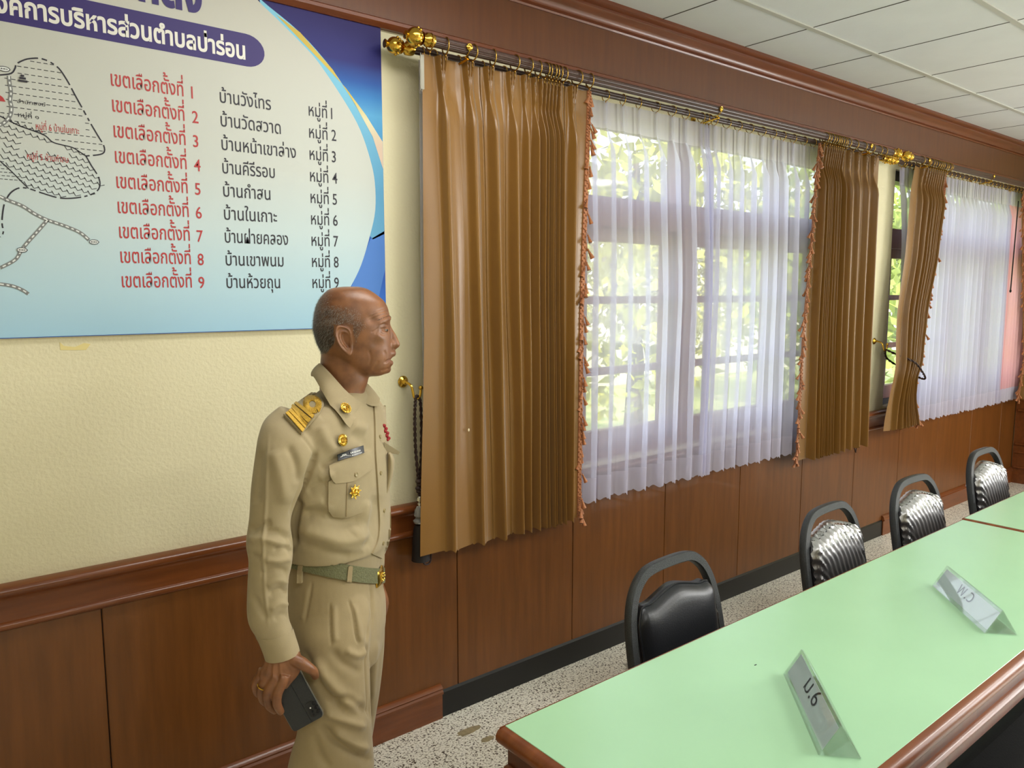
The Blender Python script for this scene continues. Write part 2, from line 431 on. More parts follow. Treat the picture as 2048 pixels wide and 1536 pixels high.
# ------------------------------------------------------------------ windows
def window(name, x0, x1, mull, wide, leftdark):
    r = thing(name, (x0, .05, WZ[0]), None, None); r['kind'] = 'structure'
    z0, z1 = WZ
    b = MB()
    b.box(x0, x0+.05, .03, .12, z0, z1).box(x1-.05, x1, .03, .12, z0, z1).box(x0+.05, x1-.05, .03, .12, z1-.065, z1).box(x0+.05, x1-.05, .03, .12, z0, z0+.05)
    b.build('window_frame', M['wind'] if leftdark else M['winw'], r, smooth=False)
    MB().box(x0+.05, x1-.05, .025, .12, 1.905, 2.035, .004).build('transom', M['winw'], r, smooth=False)
    edges = [x0+.05]+[c for c in mull]+[x1-.05]
    b = MB()
    for c in mull:
        hw = .06 if c == wide else .03
        b.box(c-hw, c+hw, .028, .12, z0+.05, 1.905).box(c-.03, c+.03, .028, .12, 2.035, z1-.065)
    b.build('mullion', M['winw'], r, smooth=False)
    for a, c in zip(edges, edges[1:]):
        la = a+(.06 if a == wide else .03 if a in mull else 0); lc = c-(.06 if c == wide else .03 if c in mull else 0)
        s = MB(); ya, yb = .045, .085; zb, zt = z0+.05, 1.905
        s.box(la, la+.06, ya, yb, zb, zt).box(lc-.06, lc, ya, yb, zb, zt).box(la+.06, lc-.06, ya, yb, zb, zb+.085).box(la+.06, lc-.06, ya, yb, zt-.06, zt)
        for z in (1.255, 1.572): s.box(la+.06, lc-.06, ya+.008, yb-.008, z, z+.034)
        so = s.build('sash', M['winw'], r, smooth=False)
        MB().box(la+.06, lc-.06, .062, .066, zb+.085, zt-.06).build('pane', M['glass'], so, smooth=False)
        MB().box(la-.0, lc+.0, .07, .074, 2.035, z1-.065).build('transom_pane', M['glass'], r, smooth=False)
    MB().box(x0, x1, -.02, .14, z0-.006, z0+.012, .002).build('window_sill', M['sill'], r, smooth=False)
window('window_1', *W1, (2.28, 3.0, 3.82), 3.0, False)
window('window_2', *W2, (5.78, 6.4), 6.4, True)

# ------------------------------------------------------------------ garden outside
M['lawn'] = mat('sunlit_lawn', sr(150, 165, 80), .9, nscale=3, col2=sr(190, 185, 120))
M['leaf'] = mat('light_leaf', sr(188, 186, 60), .6, noise=.25, nscale=3)
M['leaf2'] = mat('green_leaf', sr(175, 190, 85), .6, noise=.25, nscale=3)
M['bark'] = mat('bark', sr(120, 100, 80), .9, noise=.2, nscale=20)
M['render'] = mat('pale_garden_wall', sr(236, 226, 208), .8, noise=.05, nscale=2)
setup(MB().box(-6, 40, .14, 30, -.5, -.35).build('garden_ground', M['lawn'], smooth=False), kind='structure')
def tree(loc, h, rad, label, mt, n=2200):
    t = thing('garden_tree', loc, label, 'tree', None)
    x, y, z = loc
    tr = MB().tube([(x, y, z), (x+.05, y, z+h*.3), (x-.04, y+.05, z+h*.6), (x, y, z+h*.85)], [.12, .09, .06, .03], 8)
    for k in range(5):
        a = k*1.3; tr.tube([(x, y, z+h*(.35+.08*k)), (x+math.cos(a)*rad*.6, y+math.sin(a)*rad*.6, z+h*(.55+.08*k))], [.04, .015], 6)
    tr.build('trunk', M['bark'], t)
    V = []; F = []
    for i in range(n):
        d = rng.normal(size=3); d /= np.linalg.norm(d); rr = rad*rng.random()**.4*(1+.25*math.sin(5*d[0])*math.cos(4*d[2]))
        c = np.array([x, y, z+h*.62])+d*rr*np.array([1, 1, h*.42/rad])
        a = rng.normal(size=3); a /= np.linalg.norm(a); bb = np.cross(a, rng.normal(size=3)); bb /= np.linalg.norm(bb); s = .07+.08*rng.random()
        k = len(V); V += [c-a*s, c+bb*s*.5, c+a*s, c-bb*s*.5]; F.append((k, k+1, k+2, k+3))
    finish('foliage', V, F, mt, t, smooth=False)
tree((6.4, 3.4, -.35), 4.0, 1.5, 'bright yellow green tree outside, nearest behind the left half of the near window', M['leaf'])
tree((9.4, 2.6, -.35), 3.6, 1.3, 'green tree outside behind the middle of the near sheer curtain', M['leaf2'])
tree((12.6, 5.6, -.35), 4.2, 1.7, 'yellow green tree outside behind the right half of the near sheer curtain', M['leaf'])
tree((17.5, 3.4, -.35), 4.2, 1.6, 'far green tree outside behind the far window', M['leaf2'])
g = MB().box(3, 34, 9.0, 9.2, -.35, 2.0)
setup(g.build('garden_wall', M['render'], smooth=False), 'pale rendered garden wall far outside the windows', 'wall')

# ------------------------------------------------------------------ banner
def gradmat(name, stops, rough=.55):
    m = bpy.data.materials.new(name); m.use_nodes = True; N = m.node_tree.nodes; L = m.node_tree.links; b = N['Principled BSDF']
    b.inputs['Roughness'].default_value = rough; b.inputs['Specular IOR Level'].default_value = .3
    tc = N.new('ShaderNodeTexCoord'); sp = N.new('ShaderNodeSeparateXYZ'); rp = N.new('ShaderNodeValToRGB')
    L.new(tc.outputs['Object'], sp.inputs[0]); L.new(sp.outputs['Z'], rp.inputs[0]); L.new(rp.outputs[0], b.inputs['Base Color'])
    e = rp.color_ramp.elements
    while len(e) < len(stops): e.new(.5)
    for k, (p, c) in enumerate(stops): e[k].position = p; e[k].color = c
    return m
BX0, BX1, BZ0, BZ1 = -1.1, 1.345, 1.505, 2.512
banner = thing('wall_banner', (0.5, -.012, BZ0), 'large printed blue and grey map and district list banner on the cream wall', 'banner')
M['b_edge'] = mat('banner_edge', sr(190, 180, 150), .7)
M['b_bg'] = gradmat('banner_blue_print', [(0, sr(40, 90, 180)), (.10, sr(52, 108, 200)), (.17, sr(40, 86, 176)), (.42, sr(40, 92, 176)), (.55, sr(64, 140, 196)), (.70, sr(86, 160, 208)), (.755, sr(54, 124, 190)), (.80, sr(36, 84, 160)), (.86, sr(38, 40, 112)), (1, sr(38, 28, 92))])
M['b_grey'] = gradmat('banner_grey_print', [(0, sr(158, 198, 220)), (.12, sr(176, 206, 218)), (.3, sr(192, 208, 210)), (.5, sr(194, 198, 192)), (1, sr(192, 190, 180))])
M['b_lb'] = gradmat('banner_pale_blue_print', [(0, sr(110, 170, 205)), (.45, sr(92, 156, 196)), (.8, sr(120, 186, 214)), (1, sr(130, 196, 222))])
M['b_gold'] = gradmat('banner_gold_print', [(.6, sr(214, 190, 170)), (.68, sr(216, 210, 176)), (.75, sr(206, 182, 84)), (.95, sr(196, 170, 80))])
M['b_navy'] = mat('banner_navy_print', sr(46, 30, 104), .55)
M['b_blue'] = mat('banner_mid_blue_print', sr(70, 122, 200), .55)
M['b_white'] = mat('banner_white_print', sr(226, 224, 216), .55)
M['b_red'] = mat('banner_red_print', sr(176, 48, 50), .55)
M['b_ink'] = mat('banner_black_print', sr(36, 34, 46), .55)
M['b_halo'] = mat('banner_halo_print', sr(222, 226, 224), .55)
M['b_road'] = mat('banner_road_print', sr(120, 122, 122), .55)
MB().box(BX0, BX1, -.012, -.0005, BZ0, BZ1, .001).build('banner_board', [M['b_edge']], banner, smooth=False)
def flat(name, poly, mt, h):
    V = [(u, -.012-h, v) for u, v in poly]
    tri = delaunay_2d_cdt([Vector(p) for p in poly], [(i, (i+1) % len(poly)) for i in range(len(poly))], [], 1, 1e-6)
    V = [(p.x, -.012-h, p.y) for p in tri[0]]
    F = []
    for f in tri[2]:
        a, b_, c = [V[i] for i in f[:3]]
        cross = (b_[0]-a[0])*(c[2]-a[2])-(b_[2]-a[2])*(c[0]-a[0])
        F.append(tuple(f) if cross > 0 else tuple(f[::-1]))
    return finish(name, V, F, mt, banner, smooth=False)
arc = [(.921, BZ1-.002), (.931, 2.485), (.999, 2.436), (1.077, 2.378), (1.126, 2.334), (1.209, 2.233), (1.261, 2.153), (1.296, 2.061), (1.311, 1.989), (1.3105, 1.898), (1.289, 1.814), (1.253, 1.714), (1.2105, 1.639), (1.16, 1.567), (1.10, BZ0+.002)]
arc2 = [(.932, BZ1-.002), (.942, 2.488), (1.062, 2.419), (1.168, 2.327), (1.245, 2.230), (1.307, 2.135), (BX1-.001, 2.033)]
asm = [tuple(p) for p in crspline(arc, 4)]; asm2 = [tuple(p) for p in crspline(arc2, 4)]
flat('blue_print', [(BX0, BZ0), (BX1, BZ0), (BX1, BZ1), (BX0, BZ1)], M['b_bg'], .0004)
flat('pale_blue_band', asm2+[(BX1-.001, 1.82), (1.30, 1.80), (1.2, 1.9), (1.0, 2.2)], M['b_lb'], .0008)
flat('gold_stripe', [(.985, 2.457), (1.126, 2.348), (1.212, 2.279), (1.284, 2.203), (BX1-.001, 2.125), (BX1-.001, 2.035), (1.307, 2.137), (1.245, 2.232), (1.168, 2.328), (1.062, 2.4195)], M['b_gold'], .0012)
flat('blue_facet', [(1.215, 1.64), (1.29, 1.80), (BX1-.001, 1.83), (BX1-.001, 1.70), (1.29, BZ0+.002), (1.12, BZ0+.002)], M['b_blue'], .0008)
flat('grey_field', [(BX0+.002, BZ0+.002)]+asm[::-1]+[(BX0+.002, BZ1-.002)], M['b_grey'], .0016)
pl = [(BX0+.1, 2.245)]
c0 = (.882, 2.336); pr = .045
pill = [(-.4, 2.381), (.882, 2.381)]+[(.890+math.cos(a)*.056, 2.3345+math.sin(a)*.0465) for a in np.linspace(PI/2, -PI/2, 14)]+[(-.4, 2.288)]
flat('title_bar', pill, M['b_navy'], .002)
# text: Thai marks are stacked by hand because there is no shaping engine
ABOVE = set('\u0e31\u0e34\u0e35\u0e36\u0e37\u0e4d'); TONE = set('\u0e48\u0e49\u0e4a\u0e4b\u0e4c')
def _tm(body, off=0.0, res=3):
    c = bpy.data.curves.new('t', 'FONT'); c.body = body; c.size = 1; c.resolution_u = res; c.offset = off
    o = bpy.data.objects.new('t', c); COL.objects.link(o); dg = bpy.context.evaluated_depsgraph_get(); dg.update()
    me = bpy.data.meshes.new_from_object(o.evaluated_get(dg))
    V = [tuple(v.co) for v in me.vertices]; F = [tuple(p.vertices) for p in me.polygons]
    bpy.data.objects.remove(o); bpy.data.curves.remove(c); bpy.data.meshes.remove(me)
    return V, F
_pc = {}
def pen(prefix):
    if prefix not in _pc:
        V, F = _tm(prefix+'|'); V0, _ = _tm('|'); _pc[prefix] = max(v[0] for v in V)-max(v[0] for v in V0)
    return _pc[prefix]
_tc = {}
def thai(body, off=0.0):
    key = (body, off)
    if key in _tc: return _tc[key]
    base = ''; raised = []
    for i, ch in enumerate(body):
        nxt = body[i+1] if i+1 < len(body) else ''
        if ch in TONE and ((i > 0 and body[i-1] in ABOVE) or nxt == '\u0e33'):
            raised.append((base, ch))
        else: base += ch
    V, F = _tm(base, off)
    for pre, ch in raised:
        p = pen(pre); v, f = _tm(ch, off); n = len(V)
        V += [(a+p, b_+.20, 0) for a, b_, c in v]; F += [tuple(i+n for i in q) for q in f]
    _tc[key] = (V, F); return V, F
def text(name, body, x, z, h, width=None, mt=None, right=False, off=0.0, lay=.0024, parent=None, fn=None, sxr=1.0):
    """h = size ; width = exact width"""
    V, F = thai(body, off)
    x0 = min(v[0] for v in V); x1 = max(v[0] for v in V)
    s = width/(x1-x0) if width else h*sxr
    ox = x-(x1 if right else x0)*s
    if fn is None: fn = lambda u, v: (u, -.012-lay, v)
    return finish(name, [fn(ox+a*s, z+b_*h) for a, b_, c in V], F, mt, parent or banner, smooth=False)
text('title_lettering', 'องค์การบริหารส่วนตำบลป่าร่อน', .887, 2.308, .066, None, M['b_white'], True, .030, .0028, sxr=.80)
text('heading_lettering', 'เขตเลือกตั้ง', .768, 2.413, .125, None, M['b_navy'], True, .045, .0028, sxr=.78)
names = [('บ้านวังไทร', .960), ('บ้านวัดสวาด', .989), ('บ้านหน้าเขาล่าง', 1.036), ('บ้านคีรีรอบ', .966), ('บ้านกำสน', .950), ('บ้านในเกาะ', .969), ('บ้านฝ่ายคลอง', 1.003), ('บ้านเขาพนม', .986), ('บ้านห้วยถุน', .973)]
for k, (nm, xr) in enumerate(names):
    z = 2.1908-.06714*k-.017
    text('district_lettering', 'เขตเลือกตั้งที่', .519-.0003*k, z, .055, .186, M['b_red'], off=.006)
    text('district_number', str(k+1), .7375-.0006*k-.011, z-.002, .048, None, M['b_red'], off=.006, sxr=.8)
    text('village_lettering', nm, .807-.0005*k, z-.001, .053, xr-.807, M['b_ink'], off=.004)
    text('group_lettering', 'หมู่ที่', 1.082-.0006*k, z, .052, .062, M['b_ink'], off=.004)
    text('group_number', str(k+1), 1.158-.0006*k, z, .050, None, M['b_ink'], off=.004, sxr=.75)
    # pale halo behind the print lines, as printed
# map drawing
def ribbon(bm, P, wd, dash=None, h=.0022):
    P = [np.asarray(p, float) for p in P]
    L = [0]
    for a, b_ in zip(P, P[1:]): L.append(L[-1]+np.linalg.norm(b_-a))
    def at(s):
        s = min(max(s, 0), L[-1])
        for i in range(len(P)-1):
            if s <= L[i+1]: f = (s-L[i])/max(L[i+1]-L[i], 1e-9); return P[i]+(P[i+1]-P[i])*f
        return P[-1]
    segs = [(0, L[-1])]
    if dash:
        segs = []; s = 0; k = 0
        while s < L[-1]:
            segs.append((s, min(s+dash[k % len(dash)], L[-1]))); s += dash[k % len(dash)]+dash[-1]; k += 1
    for s0, s1 in segs:
        n = max(2, int((s1-s0)/.006)+1); pts = [at(s0+(s1-s0)*i/(n-1)) for i in range(n)]
        V = []
        for i, p in enumerate(pts):
            t = pts[min(i+1, n-1)]-pts[max(i-1, 0)]; t = t/(np.linalg.norm(t)+1e-9); nn = np.array([-t[1], t[0]])*wd/2
            V += [(p[0]+nn[0], -.012-h, p[1]+nn[1]), (p[0]-nn[0], -.012-h, p[1]-nn[1])]
        bm.add(V, [(2*i, 2*i+1, 2*i+3, 2*i+2) for i in range(n-1)])
def WB(L): return [(atY(x, y, -.014).x, atY(x, y, -.014).z) for x, y in L]
def inpoly(p, poly):
    c = False; n = len(poly)
    for i in range(n):
        a, b_ = poly[i], poly[i-1]
        if (a[1] > p[1]) != (b_[1] > p[1]) and p[0] < (b_[0]-a[0])*(p[1]-a[1])/(b_[1]-a[1])+a[0]: c = not c
    return c
cs = lambda L, n=6: [tuple(p) for p in crspline(L, n)]
north = cs(WB([(0, 150), (22, 147), (30, 137), (33, 128), (48, 120), (62, 117), (82, 117), (100, 124), (118, 137), (135, 162), (150, 190), (165, 217), (182, 248), (198, 275), (207, 290), (209, 303), (200, 309), (172, 312)]))
mid = cs(WB([(0, 232), (15, 240), (40, 252), (65, 261), (90, 271), (105, 284), (125, 290), (145, 295), (158, 303), (172, 312)]))
east = cs(WB([(172, 312), (182, 330), (195, 350), (200, 366), (196, 380), (180, 390), (150, 396), (120, 396), (90, 388), (57, 377), (38, 376), (22, 385), (12, 400), (7, 415), (4, 445), (7, 465), (0, 474)]))
low = cs(WB([(0, 322), (20, 340), (40, 360), (57, 377)]))
b = MB(); ribbon(b, north, .0036, (.05, .05, .012, .008)); ribbon(b, east, .0034, (.05, .04, .012, .008))
ribbon(b, mid, .003); ribbon(b, low, .0026)
A = north+mid[::-1]; B = mid+[p for p in east[:24]]+low[::-1]
zA = [p for p in A]; Bpoly = mid+east[:55]+low[::-1]
lab = [WB([(60, 230), (160, 258)]), WB([(42, 290), (134, 312)])]
def clear(p): return not any(l[0][0]-.004 < p[0] < l[1][0] and l[1][1]-.004 < p[1] < l[0][1]+.012 for l in lab)
for i in range(40):
    for j in range(46):
        p = (.262+.0145*i+(.007 if j % 2 else 0), 1.88+.0085*j)
        if j % 2 == 0 and i % 1 == 0 and inpoly(p, A) and inpoly((p[0]+.009, p[1]), A) and clear(p): ribbon(b, [p, (p[0]+.009, p[1])], .0017)
for i in range(60):
    for j in range(60):
        p = (.20+.0150*i+.0075*j*.6, 1.86+.0148*j-.0045*i)
        if inpoly(p, Bpoly) and clear(p): ribbon(b, [(p[0]-.006, p[1]+.011), p, (p[0]+.012, p[1]+.0035)], .0016)
Cp = [(.22, 2.05)]+low+[(.24, 1.89)]
for j in range(14):
    for i in range(12):
        p = (.25+.0105*i+(.005 if j % 2 else 0), 1.905+.0085*j)
        if inpoly(p, low+[(.25, 1.88), (.2, 1.95)]): ribbon(b, [p, (p[0]+.007, p[1])], .0015)
b.build('map_boundary', M['b_ink'], banner, smooth=False)
b = MB()
roads = [cs(WB([(18, 152), (19, 165), (22, 185), (20, 200), (23, 215), (20, 232), (8, 246), (-6, 252)])), cs(WB([(0, 393), (20, 402), (45, 412), (70, 428), (95, 440), (130, 452), (160, 465), (178, 480)])),
         cs(WB([(95, 440), (75, 463), (55, 485), (42, 502), (30, 520), (0, 536)])), cs(WB([(0, 568), (25, 572), (45, 580), (57, 588)]))]
for rd in roads:
    b = MB(); ribbon(b, rd, .0085, None, .0026); ro = b.build('map_road', M['b_road'], banner, smooth=False)
    b = MB(); ribbon(b, rd, .0034, (.008, .006), .003); b.build('road_dashes', M['b_halo'], ro, smooth=False)
for c, rx in (((188, 484), .012), ((44, 500), .012), ((8, 138), .013)):
    b = MB(); q = WB([c])[0]; el = [(q[0]+rx*math.cos(a), q[1]+.006*math.sin(a)) for a in np.linspace(0, 2*PI, 20)]
    b.cur = 1; b.add([(u, -.0153, v) for u, v in el[:-1]], [tuple(range(19))]); b.cur = 0; ribbon(b, el, .0016, None, .0036)
    ribbon(b, [(q[0]-.007, q[1]), (q[0]+.007, q[1])], .003, (.0025, .0012), .0036)
    b.build('map_marker', [M['b_ink'], M['b_halo']], banner, smooth=False)
b = MB(); q = WB([(45, 155)])[0]
for (dx, dz, wd) in ((0, -.009, .020), (0, -.002, .014), (0, .004, .007)): ribbon(b, [(q[0]-wd/2, q[1]+dz), (q[0]+wd/2, q[1]+dz)], .005, None, .0036)
b.build('map_shrine', M['b_ink'], banner, smooth=False)
q = WB([(5, 198)])[0]
flat('map_red_roof', [(q[0]-.01, q[1]-.006), (q[0]+.006, q[1]-.006), (q[0]+.001, q[1]+.004), (q[0]-.01, q[1]+.012)], M['b_red'], .003)
text('map_lettering', 'หมู่ที่ 6 บ้านในเกาะ', .337, 2.036, .024, .098, M['b_red'])
text('map_lettering', 'หมู่ที่ 5 บ้านกำสน', .313, 1.960, .022, .092, M['b_red'])
text('map_lettering', 'สำนักสงฆ์', .300, 2.096, .013, .062, M['b_ink'])
text('map_lettering', 'หมู่ที่ ๑', .300, 2.062, .016, .045, M['b_ink'])
# ------------------------------------------------------------------ curtain rods
YR, ZR, RR = -.14, 2.442, .0185       # drapery rod
YS, ZS, RS = -.062, 2.428, .0135      # sheer rod
def finial(b, x, y, z, dr, r=.030):
    P = [(.0, -.012), (.020, -.012), (.022, -.004), (.022, .014), (.014, .020), (.013, .026), (.022, .032)]
    for k in range(9):
        a = -1.15+k*2.35/8; P.append((r*math.cos(a)*1.0, .058+r*1.0*math.sin(a)))
    P += [(.012, .090), (.014, .094), (.006, .098), (0.0005, .098)]
    b.lathe(P, (x, y, z), (dr, 0, 0), 22)
    for k in range(10):   # embossed rosettes around the lower half of the ball
        a = 2*PI*k/10
        b.ball((x+dr*.050, y+r*.97*math.cos(a), z+r*.97*math.sin(a)), .0052, 5)
def rod(name, x0, x1, y, z, r, label, brackets, front):
    t = thing(name, ((x0+x1)/2, y, z), label, 'curtain rod', None)
    n = 20; b = MB()
    V = []
    for x in (x0, x1):
        for k in range(n*2):
            a = PI*k/n; rr = r*(1.0 if k % 2 else .93)
            V.append((x, y+rr*math.cos(a), z+rr*math.sin(a)))
    N2 = n*2
    b.add(V, [(k, (k+1) % N2, N2+(k+1) % N2, N2+k) for k in range(N2)])
    b.build('pole', M['rod'], t, angle=20)
    for x, d in ((x0, -1), (x1, 1)):
        f = MB(); finial(f, x, y, z, d, .030 if front else .027); f.build('finial', M['brass'], t, angle=60)
    if front:
        for x in brackets:
            f = MB(); f.tube([(x, -.0, z-.045), (x, -.05, z-.045), (x, y-.01, z-.034), (x, y+.0, z-.026)], .0045, 8)
            f.box(x-.012, x+.012, -.012, 0, z-.09, z-.01, .002)
            f.tube([(x, y+.018, z-.022), (x, y, z-.0255), (x, y-.020, z-.012), (x, y-.021, z)], .0022, 8)
            f.lathe([(.0115, 0), (.0125, .004), (.010, .006), (.008, .0055), (.004, .008), (.0005, .0085)], (x, y-.0185, z+.002), (0, -1, 0), 18)
            f.build('bracket', M['brass'], t)
    return t
rod('curtain_rod', 1.455, 4.70, YR, ZR, RR, 'dark fluted wooden front rod with brass ball finials over the near window', (1.60, 3.0, 4.40), True)
rod('curtain_rod', 1.425, 4.74, YS, ZS, RS, 'thinner dark rod behind the front one, carrying the sheers of the near window', (), False)
rod('curtain_rod', 4.93, 7.34, YR, ZR, RR, 'dark fluted wooden front rod with brass ball finials over the far window', (5.15, 6.2, 7.25), True)
rod('curtain_rod', 4.91, 7.36, YS, ZS, RS, 'thinner dark rod behind the front one, carrying the sheers of the far window', (), False)
# ------------------------------------------------------------------ drapes
ring_me = None
def ring_mesh(R, r, name, mt):
    b = MB(); b.tube(torus_pts((0, 0, 0), R, 'x', 22), r, 7, closed=True)
    b.ball((0, 0, -R-.004), .0038, 5); b.tube([(0, 0, -R-.005), (0, .002, -R-.014), (0, .0, -R-.02)], .0011, 5)
    me = bpy.data.meshes.new(name); me.from_pydata(b.V, [], b.F); me.materials.append(mt)
    me.polygons.foreach_set('use_smooth', [True]*len(me.polygons)); return me
RING = ring_mesh(.0265, .0026, 'curtain_ring', M['brassd'])
SRING = ring_mesh(.021, .0018, 'curtain_ring', M['brass'])
def tassel_mesh():
    b = MB(); b.tube([(0, 0, 0), (0, 0, -.010)], .0012, 5)
    b.ball((0, 0, -.013), .0042, 5)
    P = []; n = 14
    for (r, h) in ((.0028, -.015), (.0036, -.018), (.0055, -.030), (.0085, -.046), (.0088, -.047), (.002, -.046)): P.append((r, -h))
    b.lathe(P, (0, 0, 0), (0, 0, -1), n)
    me = bpy.data.meshes.new('tassel'); me.from_pydata(b.V, [], b.F); me.materials.append(M['copper'])
    me.polygons.foreach_set('use_smooth', [True]*len(me.polygons)); return me
TAS = tassel_mesh()
def cloth(name, edges, tops, bots, zt, zb, y0, depth, mats, parent, head=.10, hem=.09, shear=0.0, sharp=True, seed=0, nz=46, hemrag=.004, bow=.0, widb=.013, ytie=None, saw=1.0):
    """pleated cloth; edges [(z, xl, xr)] top to bottom; tops/bots pleat positions as fractions 0..1"""
    R = np.random.default_rng(seed); n = len(tops)
    full = [0.0]+list(tops)+[1.0]; fullb = [0.0]+list(bots)+[1.0]
    cols = []    # (interval-space) list of (i, o) -> pleat index and offset or flat fraction
    offs = sorted(set([-.030, -.024]+[k*.0022 for k in range(-9, 10)]+[.024, .030]))
    ws = edges[0][2]-edges[0][1]
    dep = [depth*(.8+.4*R.random()) for _ in range(n)]
    C = [('e', 0)]
    for i in range(n):
        for o in offs: C.append((i, o))
        g = (full[i+2]-full[i+1])*ws
        if g > .07:
            for f in (.3, .42, .5, .58, .7): C.append((i, 'f', f))
    C.append(('e', 1))
    ph = R.random(n)*6.28
    ek = sorted([(-z, a, c) for z, a, c in edges])
    rows = []; mi = []
    zs = []
    zz = zt
    for k in range(12): zs.append(zt-(head*1.9)*k/11)
    m2 = nz
    for k in range(1, m2): zs.append(zs[11]+(zb+hem-zs[11])*k/(m2-1))
    for k in range(1, 8): zs.append(zb+hem*(1-k/7))
    H = zt-zb
    for iz, z in enumerate(zs):
        t = (zt-z)/H
        xl, xr = lerpkeys(ek, -z); W = xr-xl
        hd = (zt-z)/head
        row = []
        tt = min(1, max(0, (t-.03)/.97))
        pos = [xl+W*(a+(b_-a)*tt) for a, b_ in zip(tops, bots)]
        for c in C:
            if c[0] == 'e':
                x = xl if c[1] == 0 else xr; y = y0-.004; row.append((x, y, z)); continue
            i = c[0]; xi = pos[i]
            gl = (xi-(pos[i-1] if i > 0 else xl)); gr = ((pos[i+1] if i+1 < n else xr)-xi)
            if len(c) == 3:
                x = xi+gr*c[2]; y = y0+.003*math.sin(PI*c[2])+.004*math.sin(3*t*PI+9*x)-saw*min(.028, .3*gr)*(1-c[2])*min(1, max(0, hd-.9)); row.append((x, y, z)); continue
            o = c[1]; g = gl if o < 0 else gr
            sc_ = min(1.0, max(.05, (g*.47)/.030))
            d = o*sc_; wsc = min(1.0, max(.1, min(gl, gr)*.47/.030))
            if sharp and hd < 1.0:
                sp = (.012*(1-hd)+.0015)*wsc; wd = .0032*wsc+.0006
                nose = max(math.exp(-((d-k*sp)/wd)**2) for k in (-1, 0, 1))
                dp = .030*(1-.35*hd)
            else:
                e = min(1, (hd-1)/1.2) if sharp else min(1, max(0, hd-.9))
                e = max(0, e); e = e*e*(3-2*e) if sharp else e
                wd = ((.0045+(widb-.0045)*e)*(1-.15*t))*wsc
                nose = math.exp(-abs(d/wd)**2.2)
                dp = (.018+(dep[i]-.018)*e) if sharp else (.012+(dep[i]-.012)*e)
            if not sharp and hd < 1:
                sp = .006*wsc; nose = max(math.exp(-((d-k*sp)/(.0026*wsc))**2) for k in (-1, 0, 1)); dp = .012
            wob = .0035*math.sin(2.2*PI*t+ph[i])*t*wsc
            env = min(1, max(0, hd-.9))
            bs = -saw*min(.028, .3*gr)*(1-d/max(gr, 1e-4))*min(1, d/max(wd, 1e-4)) if d > 0 else -saw*min(.028, .3*gl)*(-d/max(gl, 1e-4))
            y = y0-dp*nose+bs*env*(1-.5*nose)+.004*math.sin(3*t*PI+9*xi)*(1-nose)
            x = xi+d+wob+shear*nose*min(1, max(0, hd-1))*wsc
            zz = z
            if iz == len(zs)-1: zz = z+hemrag*math.sin(ph[i]+9*o/.03)
            row.append((x, y, zz))
        if ytie:
            row = [(a, b_+ytie(z), c_) for a, b_, c_ in row]
        rows.append(row)
    b = MB().grid(rows)
    nc = len(C)-1
    F = b.F; MI = []
    for iz in range(len(zs)-1):
        k = 0
        if len(mats) > 1:
            if zs[iz] > zt-head*1.0: k = 1
            elif iz >= len(zs)-8: k = 1
        MI += [k]*nc
    b.M = MI
    o = finish(name, b.V, b.F, mats, parent, True, 180, MI)
    return o, pos, rows
def add_rings(par, xs, y, z, me, hook=0):
    off = OFF[par.name]
    for x in xs:
        o = link('curtain_ring', me, par); o.location = Vector((x, y, z))-off
        o.rotation_euler = (0, 0, random.uniform(-.25, .25))
def fringe(par, E, side, ntas, out=.010):
    """E list of (x,y,z) along the edge from top to bottom"""
    off = OFF[par.name]
    b = MB(); V = []; F = []
    for i, p in enumerate(E):
        wv = .0015*math.sin(i*2.1)
        for dx, dy in ((0, -.004), (side*.018+wv, -.006), (side*.018+wv, .0), (0, .002)): V.append((p[0]+dx, p[1]+dy, p[2]))
    n = len(E)
    for i in range(n-1):
        for k in range(4): F.append((4*i+k, 4*i+(k+1) % 4, 4*(i+1)+(k+1) % 4, 4*(i+1)+k))
    b.add(V, F)
    for i in range(n*3):   # woven knots of the braid
        f = i/(n*3-1)*(n-1); k = min(int(f), n-2); p = np.array(E[k])+(np.array(E[k+1])-np.array(E[k]))*(f-k)
        b.ball((p[0]+side*(.004+.010*(i % 2)), p[1]-.006, p[2]), [.0040, .0046][i % 2], 3)
    fo = b.build('fringe', M['copper'], par)
    for i in range(ntas):
        f = (i+.3)/ntas*(n-1); k = min(int(f), n-2); p = np.array(E[k])+(np.array(E[k+1])-np.array(E[k]))*(f-k)
        o = link('tassel', TAS, fo)
        o.location = Vector((p[0]+side*(.016+.004*random.random()), p[1]-.004-.004*random.random(), p[2]+.004))-off
        o.rotation_euler = (random.uniform(-.2, .2), -side*random.uniform(.15, .55), random.uniform(0, 6)); s = random.uniform(.9, 1.15); o.scale = (s, s, s)
def edge_of(rows, col, step=1): return [r[col] for r in rows[::step]]
G = 'gold curtains beside the windows'
ZT = 2.408
# near window, left drape
d1 = thing('gold_curtain', (1.8, -.12, .7), 'wide gold satin curtain nearest the man, hanging open beside the banner', 'curtain', G)
tp = [1.517, 1.628, 1.716, 1.815, 1.880, 1.926, 1.958, 1.978, 1.994, 2.012, 2.029, 2.050, 2.122]
bt = [1.535, 1.665, 1.760, 1.850, 1.900, 1.940, 1.972, 1.994, 2.015, 2.034, 2.053, 2.078, 2.118]
L0, R0, L1, R1 = 1.444, 2.205, 1.408, 2.172
cl, pos, rows = cloth('cloth', [(ZT, L0, R0), (1.5, 1.437, 2.176), (.70, L1, R1)], [(x-L0)/(R0-L0) for x in tp], [(x-L1)/(R1-L1) for x in bt], ZT, .695, -.105, .046, [M['gold']], d1, seed=3)
add_rings(d1, [1.455]+[L0+(R0-L0)*((x-L0)/(R0-L0)) for x in tp]+[2.19], YR, ZR-.006, RING)
